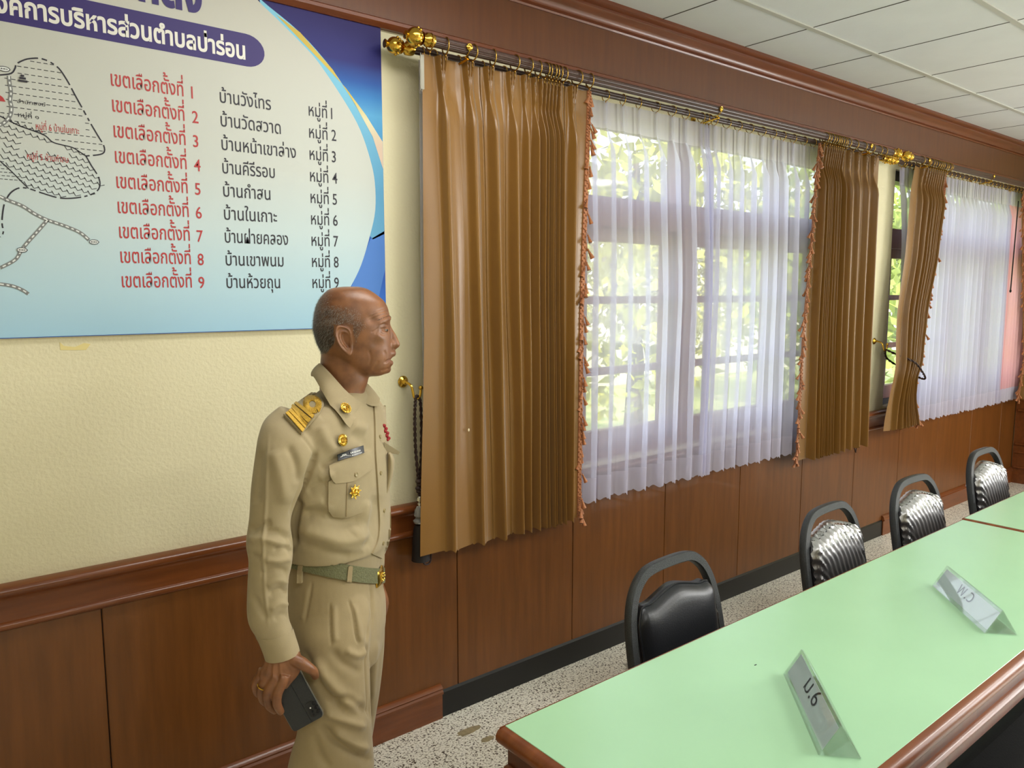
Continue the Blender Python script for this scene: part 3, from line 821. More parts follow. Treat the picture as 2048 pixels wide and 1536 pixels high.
fringe(d1, edge_of(rows, -1), 1, 74)
b = MB(); b.box(1.432, 1.446, -.118, -.116, 2.29, 2.40, .0005); b.tube([(1.433, -.117, 2.405), (1.430, -.117, 2.35), (1.431, -.117, 2.285), (1.436, -.117, 2.282), (1.444, -.117, 2.30)], .0013, 6); b.build('stiffener_strip', mat('clear_grey_strip', sr(150, 146, 132), .3), d1)
M['stainw'] = mat('white_spot', sr(220, 205, 170), .6)
MB().ball((1.612, -.124, 1.128), .004, 5, (1, .3, 1.5)).build('white_spot', M['stainw'], d1)
# near window, right drape
d2 = thing('gold_curtain', (4.25, -.12, .7), 'gold satin curtain with copper tassels hanging open between the two windows', 'curtain', G)
L0, R0, L1, R1 = 3.925, 4.60, 3.835, 4.625
tp = [.045, .09, .125, .16, .19, .22, .25, .28, .31, .35, .47, .61, .75, .88]
bt = [.16, .22, .26, .29, .32, .35, .38, .41, .44, .49, .58, .69, .80, .91]
cl, pos, rows = cloth('cloth', [(ZT, L0, R0), (2.1, 3.90, 4.60), (1.314, 3.845, 4.61), (.70, L1, R1)], tp, bt, ZT, .70, -.105, .044, [M['gold']], d2, seed=5)
add_rings(d2, [3.93]+[L0+(R0-L0)*a for a in tp]+[4.58], YR, ZR-.006, RING)
fringe(d2, [(p[0], p[1]-.01, p[2]) for p in edge_of(rows, 0)], -1, 76)
b = MB(); b.tube([(4.64, -.03, .71), (4.632, -.035, .66), (4.645, -.04, .632), (4.66, -.035, .66), (4.655, -.03, .71)], .0035, 7); b.build('cord_loop', M['cord'], d2)
# far window, left drape tied back
d3 = thing('gold_curtain', (5.2, -.12, .74), 'gold satin curtain gathered by a dark cord to a wall hook', 'curtain', G)
ed = [(ZT, 5.07, 5.50), (2.25, 5.03, 5.50), (1.9, 5.01, 5.445), (1.443, 4.935, 5.32), (1.2, 4.90, 5.235), (1.079, 4.885, 5.175), (.98, 4.875, 5.20), (.75, 4.845, 5.325)]
tp = [.22, .34, .42, .49, .56, .63, .70, .77, .84, .92]
cl, pos, rows = cloth('cloth', ed, tp, [a*.98 for a in tp], ZT, .752, -.105, .042, [M['gold']], d3, seed=8, ytie=lambda z: -.03*math.exp(-((z-1.15)/.2)**2))
add_rings(d3, [5.075, 5.15]+[5.07+.43*a for a in tp]+[5.49], YR, ZR-.006, RING)
fringe(d3, edge_of(rows, -1), 1, 68)
# far window, right drape at the picture's edge
d4 = thing('gold_curtain', (7.2, -.12, .74), 'gold satin curtain at the far right edge of the photo beside the end wall', 'curtain', G)
ed = [(ZT, 6.93, 7.33), (2.2, 6.95, 7.34), (1.9, 7.02, 7.35), (1.3, 7.16, 7.37), (1.1, 7.22, 7.38), (.75, 7.14, 7.36)]
cl, pos, rows = cloth('cloth', ed, tp, tp, ZT, .752, -.105, .042, [M['gold']], d4, seed=9)
add_rings(d4, [6.94]+[6.93+.40*a for a in tp], YR, ZR-.006, RING)
fringe(d4, [(p[0], p[1]-.012, p[2]) for p in edge_of(rows, 0)], -1, 60)
b = MB(); q0 = atY(2037, 402, -.15); q1 = atY(2021, 582, -.15); b.tube([q0, q1], .0045, 8); b.ball(q1, .008, 6, (1, 1, 1.6)); b.build('pull_wand', M['dark'], d4)

# ------------------------------------------------------------------ sheers
GS = 'white sheer curtains'
def sheers(label, ed, n, seed, zb=.735, jit=.12, mats=None, y0=-.055, zt=2.402, extra=None):
    R = np.random.default_rng(seed); t = thing('sheer_curtain', ((ed[0][1]+ed[0][2])/2, y0, zb), label, 'curtain', GS)
    tp = [(i+.5+jit*(R.random()-.5))/n for i in range(n)]
    bt = [(i+.5+2.2*jit*(R.random()-.5))/n for i in range(n)]
    tp = [.008]+tp+[.992]; bt = [.008]+bt+[.992]
    cl, pos, rows = cloth('cloth', ed, tp, bt, zt, zb, y0, .034, mats or [M['sheer'], M['sheerhem']], t, head=.105, hem=.105, shear=.026, sharp=False, seed=seed, widb=.021, nz=34, hemrag=.006, saw=.3)
    add_rings(t, [ed[0][1]+(ed[0][2]-ed[0][1])*a for a in tp], YS, ZS-.006, SRING)
    return t, rows
sheers('left panel of the two white sheers across the near window', [(2.402, 1.462, 3.035), (1.6, 1.458, 3.09), (.73, 1.47, 3.075)], 15, 21)
sheers('right panel of the two white sheers across the near window', [(2.402, 3.035, 4.20), (1.6, 3.06, 4.22), (.73, 3.04, 4.24)], 12, 23, mats=[M['sheerdense'], M['sheerhem']])
sheers('narrow white sheer panel gathered behind the tied gold curtain', [(2.402, 4.99, 5.30), (1.9, 5.06, 5.28), (1.35, 5.09, 5.25), (.75, 5.12, 5.3)], 5, 25)
sheers('wide white sheer across the far window', [(2.402, 5.36, 6.80), (.75, 5.36, 6.82)], 20, 27, zb=.748, mats=[M['sheerdense'], M['sheerhem']])
t, _ = sheers('sheer with pink light painted into its cloth, right of the wide white sheer, at the far window end', [(2.402, 6.81, 7.34), (.75, 6.83, 7.34)], 8, 29, zb=.75, mats=[M['pinkglowsheer'], M['sheerhem']])

# ------------------------------------------------------------------ tiebacks
def rope(b, P, r, n=6, turns=55):
    P = [Vector(p) for p in crspline(P, 14)]
    L = len(P)
    for s in (0, 1):
        Q = []
        for i, p in enumerate(P):
            t = (P[min(i+1, L-1)]-P[max(i-1, 0)]).normalized(); e1 = t.orthogonal().normalized()
            e1 = Vector((1, 0, 0))-t*t.x; e1.normalize(); e2 = t.cross(e1)
            a = turns*i/L+s*PI
            Q.append(p+(e1*math.cos(a)+e2*math.sin(a))*r*.55)
        b.tube(Q, r*.62, n)
def wall_hook(x, z, label):
    t = thing('curtain_hook', (x, 0, z), label, 'hook')
    b = MB(); b.lathe([(.004, 0), (.019, 0), (.021, .003), (.018, .007), (.012, .010), (.008, .014), (.006, .022), (.0005, .024)], (x, 0, z), (0, -1, 0), 20)
    b.build('wall_plate', M['brass'], t)
    b = MB(); b.tube(crspline([(x, -.02, z), (x+.004, -.05, z-.012), (x+.008, -.062, z-.05), (x+.018, -.066, z-.056), (x+.027, -.070, z-.045), (x+.030, -.072, z-.024)], 6), .0048, 8)
    b.ball((x+.030, -.072, z-.018), .0085, 6); b.build('hook_arm', M['brass'], t)
    return t
wall_hook(1.414, 1.308, 'brass curtain hook on the cream wall left of the near gold curtain')
wall_hook(4.885, 1.315, 'brass curtain hook on the wall strip between the two windows')
t = thing('tassel_tieback', (1.43, -.066, .70), 'hanging dark brown rope tieback with glass beads and a black tassel', 'tieback')
b = MB()
rope(b, [(1.426, -.066, 1.262), (1.420, -.067, 1.19), (1.421, -.067, 1.08), (1.431, -.066, .965)], .0058)
rope(b, [(1.428, -.066, 1.262), (1.443, -.068, 1.24), (1.446, -.068, 1.10), (1.439, -.066, .965)], .0058)
b.build('rope', M['cord'], t)
b = MB()
for k in range(5): b.ball((1.434+.004*math.sin(k*2), -.066, .955-.012*k), .0135-.001*k, 6, (1, 1, .8))
b.build('knot', M['cord'], t)
b = MB().lathe([(.003, 0), (.010, .006), (.010, .014), (.004, .02), (.011, .026), (.010, .036), (.005, .042)], (1.437, -.066, .858), (0, 0, 1), 14); b.build('silver_bead', mat('silver', sr(200, 196, 186), .2, 1), t)
b = MB().lathe([(.004, 0), (.024, .004), (.026, .012), (.016, .02), (.022, .03), (.020, .05), (.010, .066), (.004, .07)], (1.437, -.066, .800), (0, 0, 1), 16); b.build('glass_bead', M['crystal'], t)
b = MB().lathe([(.005, 0), (.020, -.004), (.025, -.02), (.029, -.07), (.033, -.13), (.034, -.135), (.010, -.132)], (1.437, -.066, .800), (0, 0, 1), 26); b.build('black_tassel', M['tassel'], t)
b = MB().tube(crspline([(1.452, -.06, .69), (1.450, -.06, .655), (1.464, -.06, .640), (1.482, -.06, .650), (1.485, -.06, .70)], 5), .0035, 7); b.build('cord_loop', M['cord'], t)
t = thing('rope_tieback', (5.0, -.15, 1.1), 'dark rope looped from the far wall hook around the gathered gold curtain', 'tieback')
b = MB(); rope(b, [(4.905, -.066, 1.265), (4.96, -.12, 1.23), (5.03, -.195, 1.185), (5.11, -.215, 1.115), (5.18, -.20, 1.07), (5.21, -.13, 1.08), (5.14, -.05, 1.14), (5.0, -.035, 1.2), (4.91, -.06, 1.26)], .0065, turns=90)
b.build('rope', M['cord'], t)
# ------------------------------------------------------------------ tables
GT = 'green topped meeting tables'
def table(x0, x1, y0, y1, label, inner):
    """y0 = side towards the room, y1 = side towards the window wall"""
    z = .75
    t = thing('meeting_table', ((x0+x1)/2, (y0+y1)/2, 0), label, 'table', GT)
    e = .022
    MB().box(x0+e, x1-.003, y0+e, y1-.003, z-.022, z, .0008).build('table_top', M['laminate'], t, smooth=False)
    b = MB()
    # rounded wooden nosing along the left end and the room side
    N = [(e, -.0012), (.012, -.002), (.005, -.006), (0, -.014), (0, -.022), (.004, -.030), (.012, -.034), (e, -.034)]
    b.sweep(N, y0, y1, lambda s, u, v: (x0+u, s, z+v))
    b.sweep(N, x0, x1, lambda s, u, v: (s, y0+u, z+v))
    b.box(x0+.01, x1, y1-.003, y1, z-.034, z-.0006).box(x1-.003, x1, y0+.01, y1, z-.034, z-.0006)
    b.build('edge_nosing', M['tabw'], t, angle=50)
    b = MB(); xi, yi = x0+.022, y0+.022
    b.box(xi, xi+.02, yi, (y1-.012) if inner != 'l' else y0+.24, .02, z-.034).build('end_panel', M['tabe'], t, smooth=False)
    MB().box(x1-.03, x1-.012, yi, (y1-.012) if inner != 'r' else y0+.24, .02, z-.034).build('end_panel', M['tabe'], t, smooth=False)
    MB().box(xi+.02, x1-.03, yi, yi+.02, .06, z-.034).build('front_panel', M['tabe'], t, smooth=False)
    b = MB(); P = [(0, .672), (-.010, .670), (-.014, .664), (-.011, .658), (-.004, .655), (0, .654)]
    b.sweep(P, yi-.014, y1-.012, lambda s, u, v: (xi+u, s, v)); b.sweep(P, xi-.014, x1-.012, lambda s, u, v: (s, yi+u, v))
    b.build('moulding', M['tabw'], t, angle=50)
    b = MB()
    for (a, c) in ((xi+.06, x1-.08),):
        n = 3; w_ = (c-a)/n
        for k in range(n):
            p, q = a+k*w_+.03, a+(k+1)*w_-.03
            for (u0, u1, v0, v1) in ((p, q, .60, .615), (p, q, .14, .155), (p, p+.015, .155, .60), (q-.015, q, .155, .60)):
                b.box(u0, u1, yi-.008, yi, v0, v1)
    b.build('panel_frame', M['tabw'], t, smooth=False)
    b = MB()
    for (xx, yy) in ((xi+.03, yi+.04), (x1-.06, yi+.04), (xi+.03, y1-.06 if inner != 'l' else y0+.22), (x1-.06, y1-.06 if inner != 'r' else y0+.22)): b.box(xx-.02, xx+.02, yy-.02, yy+.02, 0, .06)
    b.build('foot_blocks', M['black'], t, smooth=False)
    b = MB().box(xi+.02, x1-.03, y1-.05, y1-.03, .69, z-.034); b.build('rear_rail', M['tabe'], t, smooth=False)
    return t
ta = table(.893, 3.177, -1.772, -1.205, 'long green topped wooden table nearest the camera, carrying both name stands', 'r')
table(3.186, 5.47, -1.772, -1.198, 'second green topped table joined to the far end of the first', 'l')
M['speck'] = M['ink']
q = atZ(1511, 1330, .75)
MB().prism([(q.x-.004, q.y-.001), (q.x+.003, q.y-.0015), (q.x+.005, q.y+.001), (q.x-.003, q.y+.0015)], lambda u, v, h: (u, v, .7501+h), .0004).build('crumb', M['ink'], ta, smooth=False)
# ------------------------------------------------------------------ chairs
def make_chair(label, wrap):
    t = thing('banquet_chair', (0, 0, 0), label, 'chair', 'black banquet chairs')
    # arched back frame of square tube; front of the chair is -y
    P = []
    for (x, z) in ((-.190, .40), (-.197, .50), (-.198, .60), (-.196, .69), (-.186, .76), (-.163, .812), (-.128, .846), (-.085, .862), (0, .866)):
        P.append((x, .185+.09*(z-.40)/.46, z))
    P = P+[(-x, y, z) for x, y, z in P[-2::-1]]
    P = [tuple(p) for p in crspline(P, 4)]
    b = MB()
    V = []; n = len(P)
    prof = [(-.0125, -.009), (-.010, -.0125), (.010, -.0125), (.0125, -.009), (.0125, .009), (.010, .0125), (-.010, .0125), (-.0125, .009)]
    for i, p in enumerate(P):
        a = Vector(P[max(i-1, 0)]); c = Vector(P[min(i+1, n-1)]); tg = (c-a).normalized()
        nr = Vector((0, 1, -.2)).normalized(); nr = (nr-tg*nr.dot(tg)).normalized(); sd = tg.cross(nr)
        V += [Vector(p)+sd*u*1.15+nr*v for u, v in prof]
    m_ = len(prof)
    b.add(V, [(i*m_+k, i*m_+(k+1) % m_, (i+1)*m_+(k+1) % m_, (i+1)*m_+k) for i in range(n-1) for k in range(m_)])
    b.build('back_frame', M['chairm'], t, angle=40)
    for s in (-1, 1):
        MB().tube([(s*.19, .186, .41), (s*.195, .22, .2), (s*.20, .255, .008)], .0125, 4, sq=True).tube([(s*.20, .255, .012), (s*.2, .2555, 0)], .016, 8).build('leg', M['chairm'], t, angle=40)
        MB().tube([(s*.19, -.19, .41), (s*.192, -.195, .2), (s*.195, -.205, .008)], .0125, 4, sq=True).tube([(s*.195, -.2045, .012), (s*.195, -.205, 0)], .016, 8).build('leg', M['chairm'], t, angle=40)
        MB().tube([(s*.194, .222, .2), (s*.192, -.195, .2)], .009, 6).build('stretcher', M['chairm'], t)
    MB().tube([(-.19, .186, .41), (.19, .186, .41), (.19, -.19, .41), (-.19, -.19, .41)], .0125, 4, closed=True, sq=True).build('seat_frame', M['chairm'], t, angle=40)
    # padded seat
    rows = []
    for k in range(9):
        f = k/8; zz = .425+.055*math.sin(f*PI*.5) if f < 1 else .48; ins = .0 if k < 4 else .03*((k-4)/4)**2
        r = []
        for i in range(32):
            a = 2*PI*i/32; ca, sa = math.cos(a), math.sin(a); e = .28
            r.append(((.205-ins)*math.copysign(abs(ca)**e, ca), -.01+(.2-ins)*math.copysign(abs(sa)**e, sa), zz))
        rows.append(r)
    b = MB().grid(rows, True); b.F.append(tuple(range(8*32, 9*32))); b.F.append(tuple(range(32))[::-1]); b.M += [0, 0]
    b.build('seat', M['vinyl'], t, angle=60)
    # back pad with a raised middle of its top edge
    def outline(k, n=64):
        u = k/n*4; s = int(u); f = u-s
        if s == 0: x = -1+2*f; return (x, 'b')
    def top(x):
        a = abs(x)/.168
        return .786+.020*math.exp(-(a/.40)**2)-.006*math.exp(-((a-.72)/.2)**2)-.03*max(0, a-.86)**2*50
    NX, NZ = 25, 22
    def padpt(i, j, side, infl):
        u = -1+2*i/(NX-1); v = j/(NZ-1)
        xw = .160+.014*v**.7-.03*max(0, v-.90)**2*30
        x = u*xw; zb = .455; z = zb+(top(u*.168)-zb)*v
        edge = max(abs(u)**8, abs(2*v-1)**10)
        y = .185+.09*(z-.40)/.46
        d = infl*(1-edge)**.5
        return (x, y+(-.012-d if side == 0 else .012+d*.45), z)
    b = MB()
    fr = [[padpt(i, j, 0, .026) for i in range(NX)] for j in range(NZ)]
    bk = [[padpt(i, j, 1, .018) for i in range(NX)] for j in range(NZ)]
    def loopidx():
        L = [(i, 0) for i in range(NX)]+[(NX-1, j) for j in range(1, NZ)]+[(i, NZ-1) for i in range(NX-2, -1, -1)]+[(0, j) for j in range(NZ-2, 0, -1)]
        return L
    b.grid(fr); nb = len(b.V); b.grid([r[::-1] for r in bk])
    L = loopidx(); F = []
    for k in range(len(L)):
        (i, j), (i2, j2) = L[k], L[(k+1) % len(L)]
        F.append((j*NX+i, nb+j*NX+(NX-1-i), nb+j2*NX+(NX-1-i2), j2*NX+i2))
    b.F += F; b.M += [0]*len(F)
    pad = b.build('back_pad', M['vinyl'], t, angle=180)
    pl = [fr[j][i] for (i, j) in L]; pl = [(x, y-.001, z) for x, y, z in pl]
    MB().tube(pl, .0032, 6, closed=True).build('piping', M['vinyl'], pad, world=False)
    b = MB()
    R = np.random.default_rng(3)
    if wrap:
        NX2, NZ2 = 61, 56
        rows = []
        for j in range(NZ2):
            r = []
            for i in range(NX2):
                fi = i/(NX2-1)*(NX-1); fj = j/(NZ2-1)*(NZ-1); i0 = min(int(fi), NX-2); j0 = min(int(fj), NZ-2); a, c = fi-i0, fj-j0
                p = [np.array(fr[jj][ii]) for ii, jj in ((i0, j0), (i0+1, j0), (i0, j0+1), (i0+1, j0+1))]
                q = p[0]*(1-a)*(1-c)+p[1]*a*(1-c)+p[2]*(1-a)*c+p[3]*a*c
                u = 2*i/(NX2-1)-1; v = j/(NZ2-1); ed = max(abs(u)**4, v**6)
                wr = .0016*math.sin(38*u+3*math.sin(9*v))*(1-.3*v)+.004*ed*math.sin(60*v+40*u)+.0025*ed*(R.random()-.5)
                r.append((q[0]*(1+.02*ed), q[1]-.0045-wr, q[2]+.004*v**6))
            rows.append(r)
        b.grid(rows)
        # gathered film over the top edge
        rows = []
        for j in range(8):
            r = []
            for i in range(NX2):
                p = np.array(fr[-1][min(int(i/(NX2-1)*(NX-1)), NX-1)]); u = -1+2*i/(NX2-1); xx = p[0] if i % 2 else p[0]+.003
                xx = u*.172; f = j/7
                r.append((xx, p[1]-.006+.04*f, top(u*.168)-.02*abs(u)**8*2+.007+.006*math.sin(PI*f)+.003*math.sin(50*u+4*f)+.002*R.random()))
            rows.append(r)
        b.grid(rows)
        b.build('plastic_cover', M['wrap'], t, angle=25)
    else:
        for (s, z0, z1) in ((1, .55, .70), (-1, .585, .635)):
            rows = []
            for j in range(12):
                f = j/11; z = z0+(z1-z0)*f; y = .185+.09*(z-.40)/.46
                rows.append([(s*(.176+.006*k+.004*math.sin(9*f+k)), y-.016+.009*k+.003*math.sin(13*f), z+.004*math.sin(7*k+5*f)) for k in range(6)])
            b.grid(rows)
        b.build('plastic_scrap', M['wrapw'], t, angle=25)
    return t
M['wrapw'] = clearmat('torn_plastic', (.9, .92, .92, 1), .45, .2)
ch1 = make_chair('black padded chair with bare vinyl backrest, nearest chair behind the green table', False)
ch1.location = (1.685, -1.275, 0); ch1.rotation_euler = (0, 0, math.radians(3))
chw = make_chair('black chair with plastic covered backrest, second along the green table', True)
chw.location = (2.545, -1.275, 0); chw.rotation_euler = (0, 0, math.radians(2))
dup(chw, (3.20, -1.275, 0), math.radians(-1), 'black chair with plastic covered backrest, third along the green table near the table joint')
dup(chw, (4.04, -1.235, 0), math.radians(0), 'black chair with plastic covered backrest, farthest along the wall side of the tables')
t = thing('upholstered_chair', (1.47, -2.12, 0), 'solid black upholstered chair back in the dark lower right corner of the photo', 'chair')
M['bfab'] = mat('black_fabric', sr(4, 4, 4), .9, spec=.1, bump=.1, bscale=300)
def shell(nu=30, nv=26):
    fr, bk = [], []
    for j in range(nv):
        v = j/(nv-1); r1, r2 = [], []
        for i in range(nu):
            u = -1+2*i/(nu-1); top = .886-.018*u*u-.10*max(0, abs(u)-.86)**2*30
            z = .44+(top-.44)*v; ed = max(abs(u)**10, (2*v-1)**12 if v > .5 else 0); th = .036*(1-ed)**.5
            x = 1.47+.27*u*(1-.04*v); y = -1.932+.012*u*u
            r1.append((x, y+th, z)); r2.append((x, y-th, z))
        fr.append(r1); bk.append(r2)
    b = MB().grid([r[::-1] for r in fr]).grid(bk)
    n = nu*nv; L = [(0, i) for i in range(nu)]+[(j, nu-1) for j in range(1, nv)]+[(nv-1, i) for i in range(nu-2, -1, -1)]+[(j, 0) for j in range(nv-2, 0, -1)]
    for k in range(len(L)):
        (j, i), (j2, i2) = L[k], L[(k+1) % len(L)]; b.F.append((j*nu+nu-1-i, n+j*nu+i, n+j2*nu+i2, j2*nu+nu-1-i2)); b.M.append(0)
    return b
shell().build('backrest', M['bfab'], t, angle=180)
MB().box(1.22, 1.72, -2.45, -1.98, .38, .47, .03).build('seat', M['bfab'], t)
for (x, y) in ((1.24, -2.0), (1.70, -2.0), (1.24, -2.42), (1.70, -2.42)): MB().tube([(x, y, .40), (x, y, 0)], .016, 10).build('leg', M['chairm'], t)

# ------------------------------------------------------------------ name stands
def stand(a, b_, c, label, word, g=.0625):
    """a,b front foot line (b nearest camera) and c = the rear foot at b's end, all on the table top"""
    a = Vector((a[0], a[1], .75)); b_ = Vector((b_[0], b_[1], .75)); c = Vector((c[0], c[1], .75))
    u = (a-b_).normalized(); L = (a-b_).length; back = (c-b_); back = back-u*back.dot(u); W = back.length; back.normalize()
    up = Vector((0, 0, 1)); o = b_+up*.0012
    t = thing('name_stand', tuple((a+b_)/2), label, 'sign holder', 'acrylic name stands')
    R0 = o+back*W*.5+up*g
    th = .0022
    def slab(p, q, r, s, nrm):
        V = [p, q, r, s]; V += [v+nrm*th for v in V]
        return V, [(0, 1, 2, 3), (7, 6, 5, 4), (0, 4, 5, 1), (1, 5, 6, 2), (2, 6, 7, 3), (3, 7, 4, 0)]
    b = MB()
    fn = (R0-o).normalized().cross(u).normalized()
    if fn.dot(back) > 0: fn = -fn
    b.add(*slab(o, o+u*L, R0+u*L, R0, fn))
    o2 = o+back*W; bn = (R0-o2).normalized().cross(u).normalized()
    if bn.dot(back) < 0: bn = -bn
    b.add(*slab(o2, o2+u*L, R0+u*L, R0, bn))
    b.add(*slab(o+fn*.0, o+u*L, o2+u*L, o2, up*.9))
    b.build('acrylic_holder', M['acrylic'], t, smooth=False)
    # paper card lying behind the front sheet
    ax = (R0-o); h = ax.length; ax.normalize()
    p0 = o+ax*.010-fn*.0012+u*.006
    V = [p0, p0+u*(L-.012), p0+u*(L-.012)+ax*(h-.018), p0+ax*(h-.018)]; V += [v-fn*.0006 for v in V]
    card = finish('paper_card', V, [(0, 1, 2, 3), (7, 6, 5, 4), (0, 4, 5, 1), (1, 5, 6, 2), (2, 6, 7, 3), (3, 7, 4, 0)], M['paper'], t, smooth=False)
    ctr = p0+u*(L*.5)+ax*(h*.30)
    text('handwriting', word, 0, 0, .050, .085, M['ink'], parent=card, off=-.004,
         fn=lambda s, v: ctr-u*(s-.045)+ax*v+fn*.0008)
    return t
stand((1.541, -1.449), (1.311, -1.664), (1.358, -1.722), 'clear acrylic name stand with a blue grey card, nearest on the green table', 'ม.6')
stand((2.373, -1.429), (2.134, -1.656), (2.187, -1.709), 'clear acrylic name stand reflecting white light, farther along the green table', 'พ.ว')
# ------------------------------------------------------------------ the man
MO = CAM + ray(665, 1150)*1.0
_h = ray(665, 700); _hz = Vector((_h.x, _h.y, 0)).normalized()
WD = -_hz; UD = Vector((_hz.y, -_hz.x, 0))          # towards the camera, and to the right of the picture
_c = CAM + _F*1.90 + CR*((665-1024)/FPX*1.90)
MO = Vector((_c.x, _c.y, 0)) 
def MP(px, py, wv=0.0):
    d = ray(px, py); t = (wv-(CAM-MO).dot(WD))/d.dot(WD); return CAM+d*t
def UWZ(u, wv, z): return MO+UD*u+WD*wv+Vector((0, 0, z))
man = thing('person', (MO.x, MO.y, 0), 'standing man in khaki uniform with gold shoulder boards, looking right, holding a phone', 'person')

def ringpts(C, A, B, n, ex=2.0):
    out = []
    for k in range(n):
        a = 2*PI*k/n; ca, sa = math.cos(a), math.sin(a)
        out.append(C+A*(math.copysign(abs(ca)**(2/ex), ca))+B*(math.copysign(abs(sa)**(2/ex), sa)))
    return out
def loft(rings, n=36, sub=5, ex=2.0):
    K = crspline([list(C)+list(A)+list(B) for C, A, B in rings], sub)
    V = []; 
    for q in K: V += ringpts(Vector(q[0:3]), Vector(q[3:6]), Vector(q[6:9]), n, ex)
    L = len(K); F = [(i*n+k, i*n+(k+1) % n, (i+1)*n+(k+1) % n, (i+1)*n+k) for i in range(L-1) for k in range(n)]
    F.append(tuple(range(n))[::-1]); F.append(tuple(range((L-1)*n, L*n)))
    return V, F
def remesh(name, parts, vox, smooth=6, fac=.5):
    V = []; F = []
    for v, f in parts:
        n = len(V); V += [tuple(p) for p in v]; F += [tuple(i+n for i in q) for q in f]
    me = bpy.data.meshes.new(name); me.from_pydata(V, [], F); me.update()
    import bmesh as _bm
    b = _bm.new(); b.from_mesh(me); _bm.ops.triangulate(b, faces=[f for f in b.faces if len(f.verts) > 4]); _bm.ops.recalc_face_normals(b, faces=b.faces); b.to_mesh(me); b.free()
    o = bpy.data.objects.new('tmp', me); COL.objects.link(o)
    r = o.modifiers.new('r', 'REMESH'); r.mode = 'VOXEL'; r.voxel_size = vox; r.adaptivity = 0
    s = o.modifiers.new('s', 'SMOOTH'); s.factor = fac; s.iterations = smooth
    dg = bpy.context.evaluated_depsgraph_get(); dg.update()
    m2 = bpy.data.meshes.new_from_object(o.evaluated_get(dg))
    n = len(m2.vertices); A = np.empty(n*3); m2.vertices.foreach_get('co', A); A = A.reshape(-1, 3)
    P = [tuple(p.vertices) for p in m2.polygons]
    N = np.empty(n*3); m2.vertices.foreach_get('normal', N); N = N.reshape(-1, 3)
    bpy.data.objects.remove(o); bpy.data.meshes.remove(me); bpy.data.meshes.remove(m2)
    return A, P, N
CAMn = np.array(CAM)
def segdist(P, pts):
    """distance in px from projected points to polyline, and parameter 0..1 along it"""
    best = np.full(len(P), 1e9); par = np.zeros(len(P)); n = len(pts)-1
    for i in range(n):
        a = np.array(pts[i], float); b_ = np.array(pts[i+1], float); ab = b_-a; t = np.clip(((P-a)@ab)/(ab@ab), 0, 1)
        d = np.hypot(*(P-(a+t[:, None]*ab)).T); mk = d < best; best[mk] = d[mk]; par[mk] = (i+t[mk])/n
    return best, par
def crease(A, N, L, facing=.05):
    """folds of the cloth: [(polyline, width, height)] -> displacement along the normal for the side that faces the room"""
    P = project(A); view = CAMn-A; view /= np.linalg.norm(view, axis=1)[:, None]
    fc = np.clip((np.sum(N*view, 1)-facing)/.25, 0, 1)
    D = np.zeros(len(A))
    for pts, wd, amp in L:
        amp *= 1.3
        if len(pts) > 2: pts = [tuple(p) for p in crspline(pts, 5)]
        d, t = segdist(P, pts); end = np.clip(np.minimum(t, 1-t)*5+.15, 0, 1)
        D += amp*np.exp(-(d/wd)**2)*end
    return A+N*(D*fc)[:, None]

# ---------------- torso and sleeves (khaki shirt)
def tor(y, xf, a, b_, phi, w0=0.0, tz=0.0, rz=0.0):
    phi = math.radians(phi); P = MP(xf, y, 0)
    E = math.sqrt((a*math.sin(phi))**2+(b_*math.cos(phi))**2)
    fw = UD*math.cos(phi)+WD*math.sin(phi); rt = -UD*math.sin(phi)+WD*math.cos(phi)
    C = P-UD*E+WD*w0+Vector((0, 0, tz))
    return (C, rt*a+Vector((0, 0, rz)), fw*b_+Vector((0, 0, -tz)))
TORSO = [(778, 726, .052, .052, 24), (790, 738, .092, .064, 26), (803, 750, .142, .076, 28), (822, 762, .176, .090, 28), (850, 770, .194, .104, 28), (890, 777, .199, .114, 28), (940, 780, .196, .120, 27),
         (1000, 778, .188, .120, 25), (1050, 777, .182, .120, 23), (1078, 775, .178, .119, 21), (1097, 768, .168, .112, 20, 0, .010, .034), (1122, 765, .159, .104, 19, 0, .022, .055), (1145, 764, .156, .101, 19, 0, .022, .060), (1170, 762, .150, .098, 18, 0, .022, .060)]
tors = [tor(*r) for r in TORSO]
def armring(L, R, wv, k=.92):
    a = MP(L[0], L[1], wv); b_ = MP(R[0], R[1], wv); C = (a+b_)/2; A = (b_-a)/2
    d = Vector(A).normalized(); ax = d.cross(WD).normalized(); B = WD*A.length*k
    return (C, A, B)
ARM = [((560, 812), (622, 842), .105), ((530, 838), (634, 868), .135), ((517, 870), (634, 892), .155), ((511, 905), (628, 922), .170), ((502, 974), (606, 972), .188), ((498.5, 1033), (582, 1036), .200), ((492, 1085), (586, 1090), .208), ((497, 1122), (584, 1127), .212),
       ((495, 1165), (577, 1162), .214), ((493.5, 1222), (576, 1216), .216), ((499, 1250), (579, 1242), .217), ((512, 1272), (585, 1258), .218), ((524, 1296), (591, 1284), .218)]
arm = [armring(*r) for r in ARM]
phis = math.radians(28); RT = -UD*math.sin(phis)+WD*math.cos(phis); FW = UD*math.cos(phis)+WD*math.sin(phis)
sh0 = tors[4][0]; Zv = Vector((0, 0, 1))
def LA(r, f, z, rad, ax=Vector((0, 0, 1))):
    C = Vector((sh0.x, sh0.y, 0))+RT*r+FW*f+Zv*z
    return C, rad, ax
lw = MP(748, 1172, -.13)
zs_ = sh0.z
LARM = [(Vector((sh0.x, sh0.y, zs_+.02))-RT*.13, .06), (Vector((sh0.x, sh0.y, zs_))-RT*.185-FW*.01, .064), (Vector((sh0.x, sh0.y, zs_-.13))-RT*.225-FW*.03, .058), (Vector((sh0.x, sh0.y, zs_-.27))-RT*.245-FW*.045, .055)]
el = LARM[-1][0]
